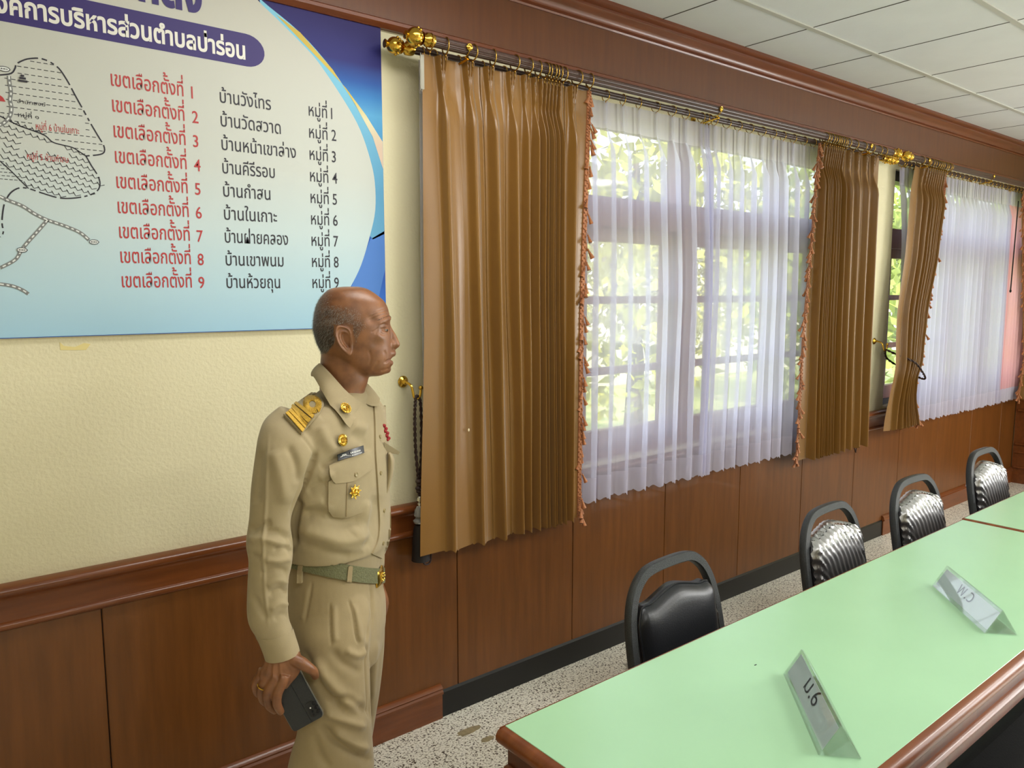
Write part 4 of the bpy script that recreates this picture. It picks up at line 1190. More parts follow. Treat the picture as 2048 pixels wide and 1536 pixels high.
LARM += [(el*.55+lw*.45+Vector((0, 0, -.02)), .048), (el*.2+lw*.8, .036)]
def tubeloft(L, n=24, sub=5):
    R = []
    for i, (C, rad) in enumerate(L):
        t = (L[min(i+1, len(L)-1)][0]-L[max(i-1, 0)][0]).normalized(); e1 = WD-t*t.dot(WD); e1.normalize(); e2 = t.cross(e1)
        R.append((C, e1*rad, e2*rad))
    return loft(R, n, sub)
parts = [loft(tors, 48, 5, 2.25), loft(arm, 32, 5, 2.15), tubeloft(LARM)]
A, P, N = remesh('shirt', parts, .0032, 9, .5)
SH = [([(537, 872), (532, 1000), (527, 1080), (529, 1165), (537, 1252)], 3.0, .0030),           # pressed sleeve line
      ([(598, 866), (622, 896), (630, 915)], 3, -.002), ([(632, 905), (618, 945), (600, 985), (580, 1032)], 5, -.007),   # armhole
      ([(640, 938), (668, 922), (690, 902)], 9, -.005), ([(640, 962), (662, 945)], 7, .004), ([(612, 985), (640, 968), (655, 965)], 10, -.004), ([(606, 1015), (650, 1000)], 9, .004),
      ([(600, 1030), (640, 1028), (690, 1046), (735, 1042)], 13, -.008), ([(596, 1052), (640, 1070), (690, 1083), (745, 1066)], 16, .011), ([(598, 1088), (650, 1100), (700, 1110)], 9, -.004),
      ([(600, 1098), (640, 1098), (690, 1100), (740, 1096)], 8, .003), ([(752, 990), (748, 1030), (742, 1070), (722, 1100)], 10, -.006), ([(735, 1000), (728, 1040), (700, 1066)], 12, .006),
      ([(600, 1000), (592, 1040), (590, 1095)], 6, -.012),
      ([(545, 900), (560, 950), (572, 1010)], 14, .006), ([(575, 890), (592, 930), (598, 968)], 9, -.005), ([(520, 900), (516, 960), (512, 1010)], 9, -.004),
      ([(500, 1062), (520, 1050), (545, 1046)], 7, -.006), ([(528, 1062), (556, 1066), (584, 1080)], 8, -.006), ([(498, 1078), (530, 1078), (570, 1092)], 8, .006), ([(545, 1100), (572, 1096), (586, 1106)], 6, -.005),
      ([(500, 1110), (522, 1118)], 6, -.004), ([(528, 1118), (556, 1122), (582, 1116)], 7, .005), ([(520, 1150), (552, 1140), (576, 1144)], 7, -.005), ([(532, 1172), (556, 1160), (576, 1168)], 7, .004),
      ([(536, 1190), (560, 1180), (576, 1188)], 6, -.005), ([(505, 1190), (520, 1215), (536, 1240)], 7, -.004), ([(540, 1222), (560, 1206), (576, 1212)], 7, .004), ([(548, 1240), (562, 1230), (580, 1232)], 6, -.004),
      ([(640, 850), (652, 880), (672, 905)], 12, .005), ([(700, 868), (722, 880), (740, 905)], 10, -.003), ([(612, 850), (640, 830)], 12, .003),
      ([(705, 850), (735, 860)], 10, .004), ([(660, 1010), (650, 1040)], 8, .003)]
A = crease(A, N, SH)
M['khaki'] = mat('khaki_cotton', sr(160, 144, 110), .72, noise=.03, nscale=40, bump=.12, bscale=700, sheen=.15, spec=.3)
M['khakip'] = mat('khaki_trouser_cloth', sr(156, 138, 102), .72, noise=.03, nscale=40, bump=.12, bscale=700, sheen=.15, spec=.3)
shirt = finish('shirt', A, P, M['khaki'], man, True, 180)
SB = BVHTree.FromPolygons([tuple(v) for v in A], P)
def hit(px, py, bv=None):
    r = (bv or SB).ray_cast(CAM, ray(px, py), 6)
    return (r[0], r[1]) if r[0] is not None else None
def patch(name, outline, mt, bv=None, off=.002, thick=.0015, parent=None, step=4.0, smooth=True, flat=0.0, round_=True, closed=True):
    """a piece of cloth lying on the surface below"""
    pts = [Vector(p) for p in outline]; n = len(pts)
    B = []
    for i in range(n):
        a, b_ = pts[i], pts[(i+1) % n]; k = max(1, int((b_-a).length/step))
        for j in range(k): B.append(a+(b_-a)*(j/k))
    nb = len(B); xs = [p.x for p in B]; ys = [p.y for p in B]; I = []
    poly = [(p.x, p.y) for p in B]
    y = min(ys)+step*.5
    while y < max(ys):
        x = min(xs)+step*.5
        while x < max(xs):
            if inpoly((x, y), poly) and min((Vector((x, y))-q).length for q in B) > step*.6: I.append(Vector((x, y)))
            x += step
        y += step
    r = delaunay_2d_cdt(B+I, [(i, (i+1) % nb) for i in range(nb)], [], 1, 1e-5)
    H = []; good = []
    for p in r[0]:
        h = hit(p.x, p.y, bv); H.append(h)
    known = [(r[0][i], H[i]) for i in range(len(H)) if H[i]]
    if not known: return None
    for i in range(len(H)):
        if H[i] is None:
            q, h = min(known, key=lambda t: (t[0]-r[0][i]).length)
            d = ray(r[0][i].x, r[0][i].y); tt = (h[0]-CAM).dot(ray(q.x, q.y)); H[i] = (CAM+d*tt, h[1])
    nm = Vector((0, 0, 0))
    for h in H: nm += h[1]
    nm.normalize()
    N2 = [(h[1]*.5+nm*.5).normalized() for h in H]
    V = [h[0]+n_*(off+thick) for h, n_ in zip(H, N2)]
    k = len(V); V += [h[0]+n_*(off-.004 if off < .006 else off) for h, n_ in zip(H, N2)]
    F = []
    for f in r[2]:
        a, b_, c = V[f[0]], V[f[1]], V[f[2]]
        f = tuple(f) if (b_-a).cross(c-a).dot(nm) > 0 else tuple(f[::-1])
        F.append(f); F.append(tuple(i+k for i in f[::-1]))
    cnt = {}
    for f in F[::2]:
        for i in range(len(f)): cnt[(f[i], f[(i+1) % len(f)])] = 1
    for (i, j) in list(cnt):
        if (j, i) not in cnt: F.append((j, i, i+k, j+k))
    return finish(name, V, F, mt, parent or man, smooth, 50)
def strip(name, pts, wpx, mt, bv=None, off=.002, parent=None, thick=.0012, step=3.0):
    pts = [np.array(p) for p in crspline(pts, 4)]; L = []; R = []
    for i, p in enumerate(pts):
        t = pts[min(i+1, len(pts)-1)]-pts[max(i-1, 0)]; t = t/np.linalg.norm(t); nn = np.array([-t[1], t[0]])*wpx/2
        L.append(tuple(p+nn)); R.append(tuple(p-nn))
    return patch(name, L+R[::-1], mt, bv, off, thick, parent, step)
def frame(px, py, bv=None, off=.002, face=0.0):
    h = hit(px, py, bv)
    if h is None:
        for k in range(1, 40):
            h = hit(px-k, py, bv)
            if h: break
    n0 = h[1].normalized(); n0 = -n0 if n0.dot(ray(px, py)) > 0 else n0
    n = (n0-ray(px, py)*face).normalized(); up = Zv-n*n.z; up.normalize(); rt = up.cross(n)
    return h[0]+n*off, rt, up, n
M['kbtn'] = mat('khaki_button', sr(150, 134, 92), .3)
M['emb'] = mat('gold_embroidery', sr(206, 164, 56), .45, .35, noise=.15, nscale=200, bump=.5, bscale=500, stretch=(1, 1, 1))
M['badge'] = mat('gilt_badge', sr(224, 186, 84), .22, 1.0)
M['navytag'] = mat('name_tag_plate', sr(22, 26, 34), .3)
M['white'] = mat('white_engraving', sr(220, 220, 216), .5)
M['seam'] = mat('dark_khaki_thread', sr(150, 130, 92), .8)  # a little darker than the shirt cloth, drawn along the pocket pleat
def button(name, px, py, r, bv=None, off=.003, parent=None):
    o, rt, up, n = frame(px, py, bv, off); b = MB()
    b.lathe([(r, -.002), (r, .0008), (r*.86, .0016), (r*.7, .0010), (r*.3, .0009), (.0003, .0009)], o, n, 18); return b.build(name, M['kbtn'], parent or man)
# placket down the front
strip('placket', [(757, 812), (759, 850), (760, 900), (763, 950), (766, 1000), (768, 1050), (764, 1085), (752, 1112)], 22, M['khaki'], off=.0025, thick=.0018)
for c in ((758, 946), (765, 1021), (763, 1086), (757, 874)): button('shirt_button', c[0], c[1], .0052, off=.0055)
# breast pocket with flap, near side
pk = patch('breast_pocket', [(655.6, 962), (654.5, 1005), (656, 1020), (664, 1033), (690, 1034.5), (724, 1024), (732, 1012), (735, 942), (735, 930), (700, 940)], M['khaki'], off=.003, thick=.002)
strip('pocket_pleat', [(692, 962), (690.5, 1000), (690, 1031)], 1.6, M['seam'], off=.0062, parent=pk, thick=.0004)
patch('pocket_flap', [(654.4, 932), (657, 952), (662, 962), (667, 966.5), (688, 965), (704, 962), (741, 937), (738, 920), (732, 903), (700, 914)], M['khaki'], off=.0068, thick=.0022)
button('shirt_button', 706.4, 949, .0056, off=.0095)
# epaulette board and rank rings
patch('shoulder_board', [(567, 833), (602, 871), (640, 828), (648, 812), (640, 794), (625, 790), (606, 803)], M['khaki'], off=.005, thick=.003)
e0, e1, e2, e3 = [np.array(p) for p in ((569, 833), (601, 870), (633, 834), (599, 809))]
for k in range(5):
    f0, f1 = k*.19+.0, k*.19+.145
    q = [e0+(e3-e0)*f0, e1+(e2-e1)*f0, e1+(e2-e1)*f1, e0+(e3-e0)*f1]
    patch('rank_stripe', [tuple(p) for p in q], M['emb'], off=.0098, thick=.0022, step=5)
b = MB()
for k in range(44):
    c_, s_ = math.cos(2*PI*k/44), math.sin(2*PI*k/44); pp = []
    for r_, h_ in ((7, .0095), (9, .0115), (14, .0122), (17.5, .0100)):
        h = hit(626+r_*c_, 814+r_*s_); pp.append(h[0]+(h[1]-ray(626, 814)*.6).normalized()*h_)
    b.tube(pp, .00165, 5)
b.build('rank_loop', M['emb'], man)
button('shirt_button', 631, 794, .0052, off=.009)
# metal badges
def rosette(name, px, py, r, kind):
    o, rt, up, n = frame(px, py, off=.006); t = MB()
    if kind == 'star':
        poly = []
        for k in range(16): poly.append((r*(1.0 if k % 2 == 0 else .62)*math.cos(PI*k/8), r*(1.0 if k % 2 == 0 else .62)*math.sin(PI*k/8)))
        t.prism(poly, lambda u, v, h: o+rt*u+up*v+n*h, .0018)
        t.lathe([(r*.62, .0015), (r*.6, .004), (r*.5, .0045), (r*.46, .003), (r*.1, .0032), (.0002, .0032)], o, n, 24)
        for k in range(8):
            a = 2*PI*k/8; t.ball(o+(rt*math.cos(a)+up*math.sin(a))*r*.95+n*.002, r*.09, 4)
        t.ball(o+n*.0035, r*.26, 6, (1, 1, 1)); t.tube([o-rt*r*.3-up*r*.2+n*.004, o+up*r*.35+n*.005, o+rt*r*.3-up*r*.25+n*.004], r*.08, 5)
    else:
        t.lathe([(r*.86, -.001), (r*.86, .0010), (r*.7, .0020), (r*.3, .0024), (.0002, .0025)], o, n, 28)
        N_ = 26
        for k in range(N_):
            a = 2*PI*k/N_; d = rt*math.cos(a)+up*math.sin(a)
            if kind == 'round': t.tube([o+d*r*.72+n*.002, o+d*r+n*.001], r*.09, 5)
            else: t.ball(o+d*r*(.84+.1*(k % 2))+n*.002, r*.11, 4)
        if kind == 'round':
            for x in (-.42, -.2, 0, .2, .42): t.tube([o+rt*r*x-up*r*(.5-.5*x*x)+n*.0034, o+rt*r*(x+.06)+n*.0042, o+rt*r*x+up*r*(.5-.5*x*x)+n*.0034], r*.07, 5)
        else:
            for k in range(3):
                a0 = 2.1*k; P_ = [o+(rt*math.cos(a0+s*.5)+up*math.sin(a0+s*.5))*r*(.15+.11*s)+n*.0042 for s in range(6)]; t.tube(P_, r*.09, 5)
    t.build(name, M['badge'], man)
rosette('breast_badge', 681.5, 881, .0142, 'round')
# ---------------- collar
def nring(cpx, y, r, al, w0=.004, ky=1.0):
    c = MP(cpx, y, w0); d = UD*math.cos(al)+WD*math.sin(al); return c+d*r
# collar leaves: rows from the folded top edge to the outer edge, columns from the back of the neck to the front
def leaf(top, bot, name):
    n = 22; T = crspline([list(MP(*p)) for p in top], 8); Bm = crspline([list(MP(*p)) for p in bot], 8)
    m_ = len(T); rows = []
    for r in range(9):
        f = r/8; row = []
        for a, b_ in zip(T, Bm):
            p = a+(b_-a)*f; out = .007*math.sin(PI*f)
            c = MP(690, 800, 0); d = Vector(p)-Vector((c.x, c.y, p[2])); d.z = 0; d.normalize()
            row.append(Vector(p)+d*out)
        rows.append(row)
    # rest the outer edge on the shirt
    for row in rows[5:]:
        for i, p in enumerate(row):
            h = SB.find_nearest(p)
            if h[0] is not None and (p-h[0]).dot(h[1]) < .004: row[i] = h[0]+h[1]*(.0045+.010*(i/len(row))**3)
    b = MB().grid(rows); nb = len(b.V); back = []
    c = MP(690, 800, 0)
    for row in rows: back.append([p-(Vector((p.x-c.x, p.y-c.y, 0)).normalized())*.0025-Zv*.0012 for p in row])
    b.grid([r[::-1] for r in back])
    R, Cn = len(rows), m_
    loop = [(0, j) for j in range(Cn)]+[(i, Cn-1) for i in range(1, R)]+[(R-1, j) for j in range(Cn-2, -1, -1)]+[(i, 0) for i in range(R-2, 0, -1)]
    for k in range(len(loop)):
        (i, j), (i2, j2) = loop[k], loop[(k+1) % len(loop)]
        b.F.append((i*Cn+j, nb+i*Cn+Cn-1-j, nb+i2*Cn+Cn-1-j2, i2*Cn+j2)); b.M.append(0)
    return b.build(name, M['khaki'], man, angle=60), rows
colr, _ = leaf([(637, 731, -.012), (640, 727, .030), (662, 748, .070), (690, 779, .078), (712, 798, .064), (722, 805, .050)],
     [(622, 752, -.02), (628, 755, .045), (644, 782, .100), (663, 815, .122), (679, 845, .128), (687, 859, .125)], 'collar')
T_ = crspline([list(MP(*p)) for p in ((704, 760, -.045), (722, 770, -.03), (733, 766, -.035), (748, 781, -.04), (760, 797, -.03))], 6)
B_2 = crspline([list(MP(*p)) for p in ((700, 792, -.03), (717, 802, .03), (730, 807, .03), (745, 812, .02), (758, 812, -.002))], 6)
rows = [[Vector(a_+(c_-a_)*f)-Vector(ray(730, 790))*.006*math.sin(PI*f) for a_, c_ in zip(T_, B_2)] for f in np.linspace(0, 1, 8)]
b = MB().grid(rows).grid([[p+Vector(ray(730, 790))*.003 for p in r][::-1] for r in rows])
m_ = len(T_); nb = m_*8; lp = [(0, j) for j in range(m_)]+[(i, m_-1) for i in range(1, 8)]+[(7, j) for j in range(m_-2, -1, -1)]+[(i, 0) for i in range(6, 0, -1)]
for k in range(len(lp)):
    (i, j), (i2, j2) = lp[k], lp[(k+1) % len(lp)]; b.F.append((i*m_+j, nb+i*m_+m_-1-j, nb+i2*m_+m_-1-j2, i2*m_+j2)); b.M.append(0)
b.build('collar', M['khaki'], man, angle=50)
def on(rows_o, px, py, off):
    bv = BVHTree.FromPolygons([tuple(Vector(v.co)+OFF[man.name]) for v in rows_o.data.vertices], [tuple(p.vertices) for p in rows_o.data.polygons]); return bv
cb = on(colr, 0, 0, 0)
_SB = SB
SB = cb
rosette('collar_badge', 688.6, 819, .0142, 'crest')
SB = _SB
pb = BVHTree.FromPolygons([tuple(Vector(v.co)+OFF[man.name]) for v in pk.data.vertices], [tuple(p.vertices) for p in pk.data.polygons])
SB = pb; rosette('pocket_badge', 706, 983, .0172, 'star'); SB = _SB
# name tag
tag_ = patch('name_tag', [(668, 907), (719, 892), (721, 906), (670.5, 923.5)], M['navytag'], off=.010, thick=.002, step=8)
for (x0_, y0_, x1_, y1_, hh) in ((678, 911.5, 689, 908.3, 3.4), (694, 906.6, 712, 901.4, 3.4), (676, 917, 716, 905.2, 1.9)):
    L__ = math.hypot(x1_-x0_, y1_-y0_); k = 0.0; j = 0
    while k < L__-1:
        w_ = min((1.5, 2.2, 1.2, 1.8)[j % 4], L__-k); f0, f1 = k/L__, (k+w_)/L__
        strip('tag_engraving', [(x0_+(x1_-x0_)*f0, y0_+(y1_-y0_)*f0), (x0_+(x1_-x0_)*f1, y0_+(y1_-y0_)*f1)], hh*(.8 if j % 3 else 1.0), M['white'], off=.0128, parent=tag_, thick=.0003); k += w_+.75; j += 1
# far pocket flap standing off the chest, and the red ribbon
M['red'] = mat('red_ribbon', sr(150, 16, 22), .6)
fl = [MP(768, 884, .02), MP(800, 904, -.045), MP(797, 909, -.05), MP(782, 906, -.03), MP(770, 905, .0)]
b = MB(); V = fl+[p-WD*.003-Zv*.001 for p in fl]; b.add(V, [(0, 1, 2, 3, 4), (9, 8, 7, 6, 5)]+[(i, (i+1) % 5, 5+(i+1) % 5, 5+i) for i in range(5)]); b.build('pocket_flap', M['khaki'], man)
rings = []
for y, xc, hw in ((902, 777, 3), (915, 779, 9), (935, 778, 10), (955, 775, 9), (975, 771, 7), (986, 768, 3)):
    a = MP(xc-hw, y, -.03); b_ = MP(xc+hw, y, -.03); rings.append(((a+b_)/2, (b_-a)/2, WD*.045))
MB().add(*loft(rings, 20, 4)).build('breast_pocket', M['khaki'], man, angle=180)
b = MB()
for (x, y, r) in ((764, 852, .006), (767, 858, .0065), (766, 863, .006), (770, 867, .0065), (769, 872, .006), (773, 877, .006), (771, 880, .005)):
    h = hit(x, y); p = h[0]+h[1]*.005 if h else MP(x, y, .0)
    b.ball(p, r, 5, (1, 1, .8))
b.build('red_ribbon', M['red'], man)
# cuff
cr_ = [armring(*r) for r in (((511, 1270), (584.5, 1257), .218), ((518, 1283), (589.5, 1272), .2185), ((526.5, 1304), (595, 1289), .219), ((531, 1318), (598.5, 1302), .219))]
cr_ = [(C, A_*1.035, B_*1.035) for C, A_, B_ in cr_]
V, F = loft(cr_, 40, 4); F = F[:-2]; n = len(V)
inn = []
for i, p in enumerate(V):
    ring = i//40; c = sum((Vector(V[ring*40+k]) for k in range(40)), Vector())/40; inn.append(Vector(p)+(c-Vector(p)).normalized()*.003)
L_ = n//40
F2 = [tuple(i+n for i in f[::-1]) for f in F]; rim = [((L_-1)*40+k, (L_-1)*40+(k+1) % 40, n+(L_-1)*40+(k+1) % 40, n+(L_-1)*40+k) for k in range(40)]
MB().add(V+inn, F+F2+rim).build('cuff', M['khaki'], man, angle=60)

# ---------------- trousers
def legring(y, L, R, wv, depth, ex=0):
    a = MP(L, y, wv); b_ = MP(R, y, wv); return ((a+b_)/2, (b_-a)/2, WD*depth)
ph = math.radians(18); 
PEL = [tor(1128, 763, .158, .104, 19, 0, .022, .060), tor(1165, 766, .164, .110, 18, 0, .018, .050), tor(1200, 771, .172, .120, 17, 0, .01, .02), tor(1240, 772, .178, .122, 16, 0, -.003, .01), tor(1275, 768, .172, .118, 15), tor(1300, 764, .15, .105, 15)]
NEAR = [legring(1160, 612, 722, .085, .060), legring(1212, 588, 742, .092, .080), legring(1255, 584, 742, .100, .092), legring(1300, 588, 738, .102, .094), legring(1350, 592, 740, .103, .092), legring(1400, 596, 741, .104, .090), legring(1440, 597, 743, .105, .088), legring(1475, 592, 745, .105, .088), legring(1505, 583, 747, .105, .090), legring(1536, 575, 748, .105, .090), legring(1600, 566, 738, .105, .088), legring(1700, 560, 712, .105, .085), legring(1800, 556, 690, .105, .082), legring(1880, 554, 682, .105, .080)]
FAR = [legring(1190, 660, 752, -.07, .06), legring(1230, 642, 768, -.075, .080), legring(1280, 632, 769, -.078, .09), legring(1330, 632, 765, -.08, .088), legring(1380, 632, 759, -.08, .086), legring(1430, 634, 751, -.08, .082), legring(1480, 634, 743, -.08, .08), legring(1536, 628, 735, -.08, .078), legring(1650, 616, 722, -.08, .075), legring(1760, 610, 715, -.08, .072), legring(1850, 608, 715, -.08, .072)]
A, P, N = remesh('trousers', [loft(PEL, 48, 5, 2.2), loft(NEAR, 36, 5, 2.2), loft(FAR, 36, 5, 2.2)], .0032, 9, .5)
TR = [([(660, 1206), (661, 1250), (663, 1292)], 2.4, -.0035), ([(668, 1210), (669, 1250), (671, 1285)], 6, .003), ([(697, 1200), (706, 1230), (712, 1270), (717, 1287)], 2.5, -.0042), ([(706, 1208), (716, 1250), (722, 1285)], 7, .004),
      ([(624, 1165), (618, 1205), (610, 1245)], 2.4, -.003), ([(615, 1172), (608, 1215), (603, 1240)], 5, .002), ([(742, 1165), (745, 1200), (743, 1240), (732, 1285)], 3.0, -.006), ([(733, 1290), (735, 1340), (738, 1400), (742, 1440)], 4, -.008),
      ([(604, 1300), (625, 1340), (652, 1385), (690, 1425)], 9, -.008), ([(628, 1318), (652, 1355), (690, 1395), (722, 1415)], 12, .009), ([(662, 1300), (690, 1330), (722, 1345)], 9, -.005), ([(690, 1300), (715, 1310), (735, 1300)], 8, .006),
      ([(665, 1400), (690, 1395), (715, 1410), (738, 1428)], 8, -.008), ([(648, 1425), (690, 1440), (732, 1455)], 9, .008), ([(640, 1450), (670, 1480), (715, 1510), (740, 1525)], 10, -.009), ([(665, 1460), (700, 1485), (738, 1500)], 10, .008),
      ([(625, 1470), (640, 1510), (660, 1536)], 9, -.005), ([(755, 1280), (748, 1340), (744, 1400)], 6, .005)]
A = crease(A, N, TR)
trou = finish('trousers', A, P, M['khakip'], man, True, 180)
TB = BVHTree.FromPolygons([tuple(v) for v in A], P)
# belt
M['web'] = mat('olive_web_belt', sr(106, 106, 72), .7, bump=.8, bscale=260, noise=.1, nscale=120, bstretch=(1, 1, 1))
def beltrings(y0, y1, grow):
    R = []
    for y in (y0, y0+.25*(y1-y0), y1-.25*(y1-y0), y1):
        C, A_, B_ = tor(y, 763.5+(y-1140)*.03, .164, .110, 18.5, 0, .022, .060); R.append((C, A_*(1+grow/.164), B_*(1+grow/.110)))
    return R
V, F = loft(beltrings(1126, 1155, .0075), 64, 2, 2.22); F = F[:-2]; n = len(V)
V2, _ = loft(beltrings(1126, 1155, .003), 64, 2, 2.22); L_ = n//64
F2 = [tuple(i+n for i in f[::-1]) for f in F]
rim = [(k, (k+1) % 64, n+(k+1) % 64, n+k)[::-1] for k in range(64)]+[((L_-1)*64+k, (L_-1)*64+(k+1) % 64, n+(L_-1)*64+(k+1) % 64, n+(L_-1)*64+k) for k in range(64)]
belt = MB().add(V+V2, F+F2+rim).build('belt', M['web'], man, angle=40)
BB = BVHTree.FromPolygons([tuple(Vector(v.co)+OFF[man.name]) for v in belt.data.vertices], [tuple(p.vertices) for p in belt.data.polygons])
for pts in ([(603, 1122), (600, 1140), (599, 1166)], [(702, 1122), (700, 1140), (698, 1164)]): strip('belt_loop', pts, 9, M['khakip'], BB, .002, None, .003)
C_, A_, B_ = tor(1141, 763.5, .164, .110, 18.5, 0, .022, .060)
bn = Vector((B_.x, B_.y, 0)).normalized(); brt = Zv.cross(bn); bo = C_+B_*(1+.0088/.110)
def fb(u, v, h): return bo+brt*u+Zv*v+bn*(h-u*u*4.0)
rows = [[fb(-.026+.052*i/12, -.020+.040*j/8, .0035*(1-max(abs(i/6-1), abs(j/4-1))**6)) for i in range(13)] for j in range(9)]
bk_ = [[fb(-.026+.052*i/12, -.020+.040*j/8, -.004) for i in range(13)][::-1] for j in range(9)]
b = MB().grid(rows).grid(bk_); nb = 117
lp = [(0, j) for j in range(13)]+[(i, 12) for i in range(1, 9)]+[(8, j) for j in range(11, -1, -1)]+[(i, 0) for i in range(7, 0, -1)]
for k in range(len(lp)):
    (i, j), (i2, j2) = lp[k], lp[(k+1) % len(lp)]; b.F.append((i*13+j, nb+i*13+12-j, nb+i2*13+12-j2, i2*13+j2)); b.M.append(0)
b.build('belt_buckle', M['badge'], man, angle=50)
b = MB().lathe([(.013, .002), (.0125, .0055), (.009, .0065), (.006, .005), (.0002, .0055)], bo, bn, 20)
for k in range(7): b.ball(bo+(brt*math.cos(.9*k)+Zv*math.sin(.9*k))*.010+bn*.006, .0018, 4)
b.build('buckle_crest', M['badge'], man)

# ---------------- body: head, neck, trunk, arms and hands in one surface
HEAD = [(573.2, 688, 716, .012), (575.5, 668, 728, .030), (580, 656, 739, .044), (590, 645, 754, .058), (602, 636.5, 768, .067), (617, 630.5, 776, .0725), (637, 627, 780, .076), (655, 626, 780, .077), (670, 629, 782, .0765), (686, 634, 783, .0745), (700, 641, 784, .071),
        (712, 652, 784, .067), (724, 666, 782.5, .062), (735, 682, 780, .055), (744, 699, 774.5, .045), (749.5, 716, 765, .031), (752, 728, 756, .014)]
hr = []
for y, xb, xf, hw in HEAD:
    a = MP(xb, y, 0); b_ = MP(xf, y, 0); hr.append(((a+b_)/2, (b_-a)/2, WD*hw))
NECK = [(672, 650, 728, .050), (700, 643, 732, .053), (730, 640, 736, .056), (757, 639, 737, .057), (780, 639, 730, .057), (800, 640, 728, .058), (826, 655, 715, .045)]
nr_ = []
for y, xb, xf, hw in NECK:
    a = MP(xb, y, 0); b_ = MP(xf, y, 0); nr_.append(((a+b_)/2, (b_-a)/2, WD*hw))
def inner(R, f): return [(C, A_*f, B_*f) for C, A_, B_ in R]
bp = [loft(hr, 72, 6, 2.12), loft(nr_, 40, 4, 2.0), loft(inner(tors[1:], .86), 40, 3, 2.1), loft(inner(PEL, .86), 36, 3, 2.1), loft(inner(NEAR, .74), 24, 3), loft(inner(FAR, .74), 24, 3)]
bp.append(loft(inner(arm, .68), 24, 4)); bp.append(tubeloft([(c, r*.68) for c, r in LARM]+[(lw, .027), (lw+Vector((0, 0, -.05))+UD*.004, .036), (lw+Vector((0, 0, -.11))-UD*.01, .030)], 20, 4))
# nose, brows, lips, chin built onto the face as lofts along the profile
def bar(pts, n=14, sub=5): return tubeloft(pts, n, sub)
bp.append(bar([(MP(773, 648, 0), .0088), (MP(777.5, 660, 0), .0095), (MP(782.5, 671, 0), .0115), (MP(786.5, 681, 0), .0125), (MP(790.5, 689, 0), .0122), (MP(784, 696, 0), .0095), (MP(782.5, 703, 0), .0085)]))
for s in (-1, 1):
    bp.append(bar([(MP(780, 680, s*.008), .0065), (MP(783.5, 689, s*.0125), .0088), (MP(781, 694, s*.0125), .0078), (MP(775, 693, s*.014), .0065)]))
    bp.append(bar([(MP(777.5, 636, s*.006), .0055), (MP(776.5, 637, s*.024), .0070), (MP(768, 641, s*.044), .0066), (MP(756, 648, s*.058), .005)]))
    bp.append(bar([(MP(750, 670, s*.058), .010), (MP(762, 680, s*.045), .0105), (MP(771, 690, s*.030), .010)]))
bp.append(bar([(MP(764, 713, .030), .005), (MP(777, 708, .021), .0085), (MP(784.0, 706.5, .009), .0090), (MP(785.2, 706.5, 0), .0088), (MP(784.0, 706.5, -.009), .0090), (MP(777, 708, -.021), .0085), (MP(764, 713, -.030), .005)]))
bp.append(bar([(MP(764, 724, .028), .005), (MP(776, 726, .018), .0075), (MP(780.5, 726, .0), .0078), (MP(776, 726, -.018), .0075), (MP(764, 724, -.028), .005)]))
bp.append(bar([(MP(768, 738, .016), .010), (MP(772.5, 738, 0), .0125), (MP(768, 738, -.016), .010)]))
# ears
EO = [(680, 650.5), (688, 652), (696, 656), (701, 664), (703, 674), (705, 684), (704.5, 692), (704, 702), (703, 708), (699, 711.5), (694, 709), (687, 702.5), (680, 694), (674.5, 684), (671, 674), (669.3, 664), (671, 656), (675, 651.5)]
EO = [tuple(p) for p in crspline(EO+[EO[0]], 3)][:-1]
def ear(s):
    ctr = (694, 680); n = len(EO); V = []; F = []
    lev = [(0.0, -.015), (.22, -.016), (.36, -.013), (.48, -.002), (.58, .0030), (.68, .001), (.76, -.0005), (.84, .0035), (.92, .0058), (1.0, .003)]
    def wz(px, py, h):
        back = (704-px)/35.0
        return .0725+.017*max(0, back)+h
    for f, h in lev:
        for (x, y) in EO:
            px = ctr[0]+(x-ctr[0])*f; py = ctr[1]+(y-ctr[1])*f
            lob = max(0, min(1, (py-694)/10)); hh = h*(1-lob)+.003*lob*(1 if f > .2 else 1)
            fr = max(0, (px-698)/8)*(.5 if 668 < py < 700 else 0); hh = hh*(1-min(1, fr))+.0035*min(1, fr)
            V.append(MP(px, py, s*wz(px, py, hh)))
    m_ = len(lev)
    for (x, y) in EO: V.append(MP(ctr[0]+(x-ctr[0])*.97, ctr[1]+(y-ctr[1])*.97, s*(wz(x, y, 0)-.004)))
    for (x, y) in EO: V.append(MP(ctr[0]+(x-ctr[0])*.55+4, ctr[1]+(y-ctr[1])*.6, s*.060))
    m_ += 2
    for i in range(m_-1):
        for k in range(n): F.append((i*n+k, i*n+(k+1) % n, (i+1)*n+(k+1) % n, (i+1)*n+k))
    F.append(tuple(range((m_-1)*n, m_*n)))
    return V[1*n-n:], F+[tuple(range(n))[::-1]]
bp.append(ear(1)); bp.append(ear(-1))
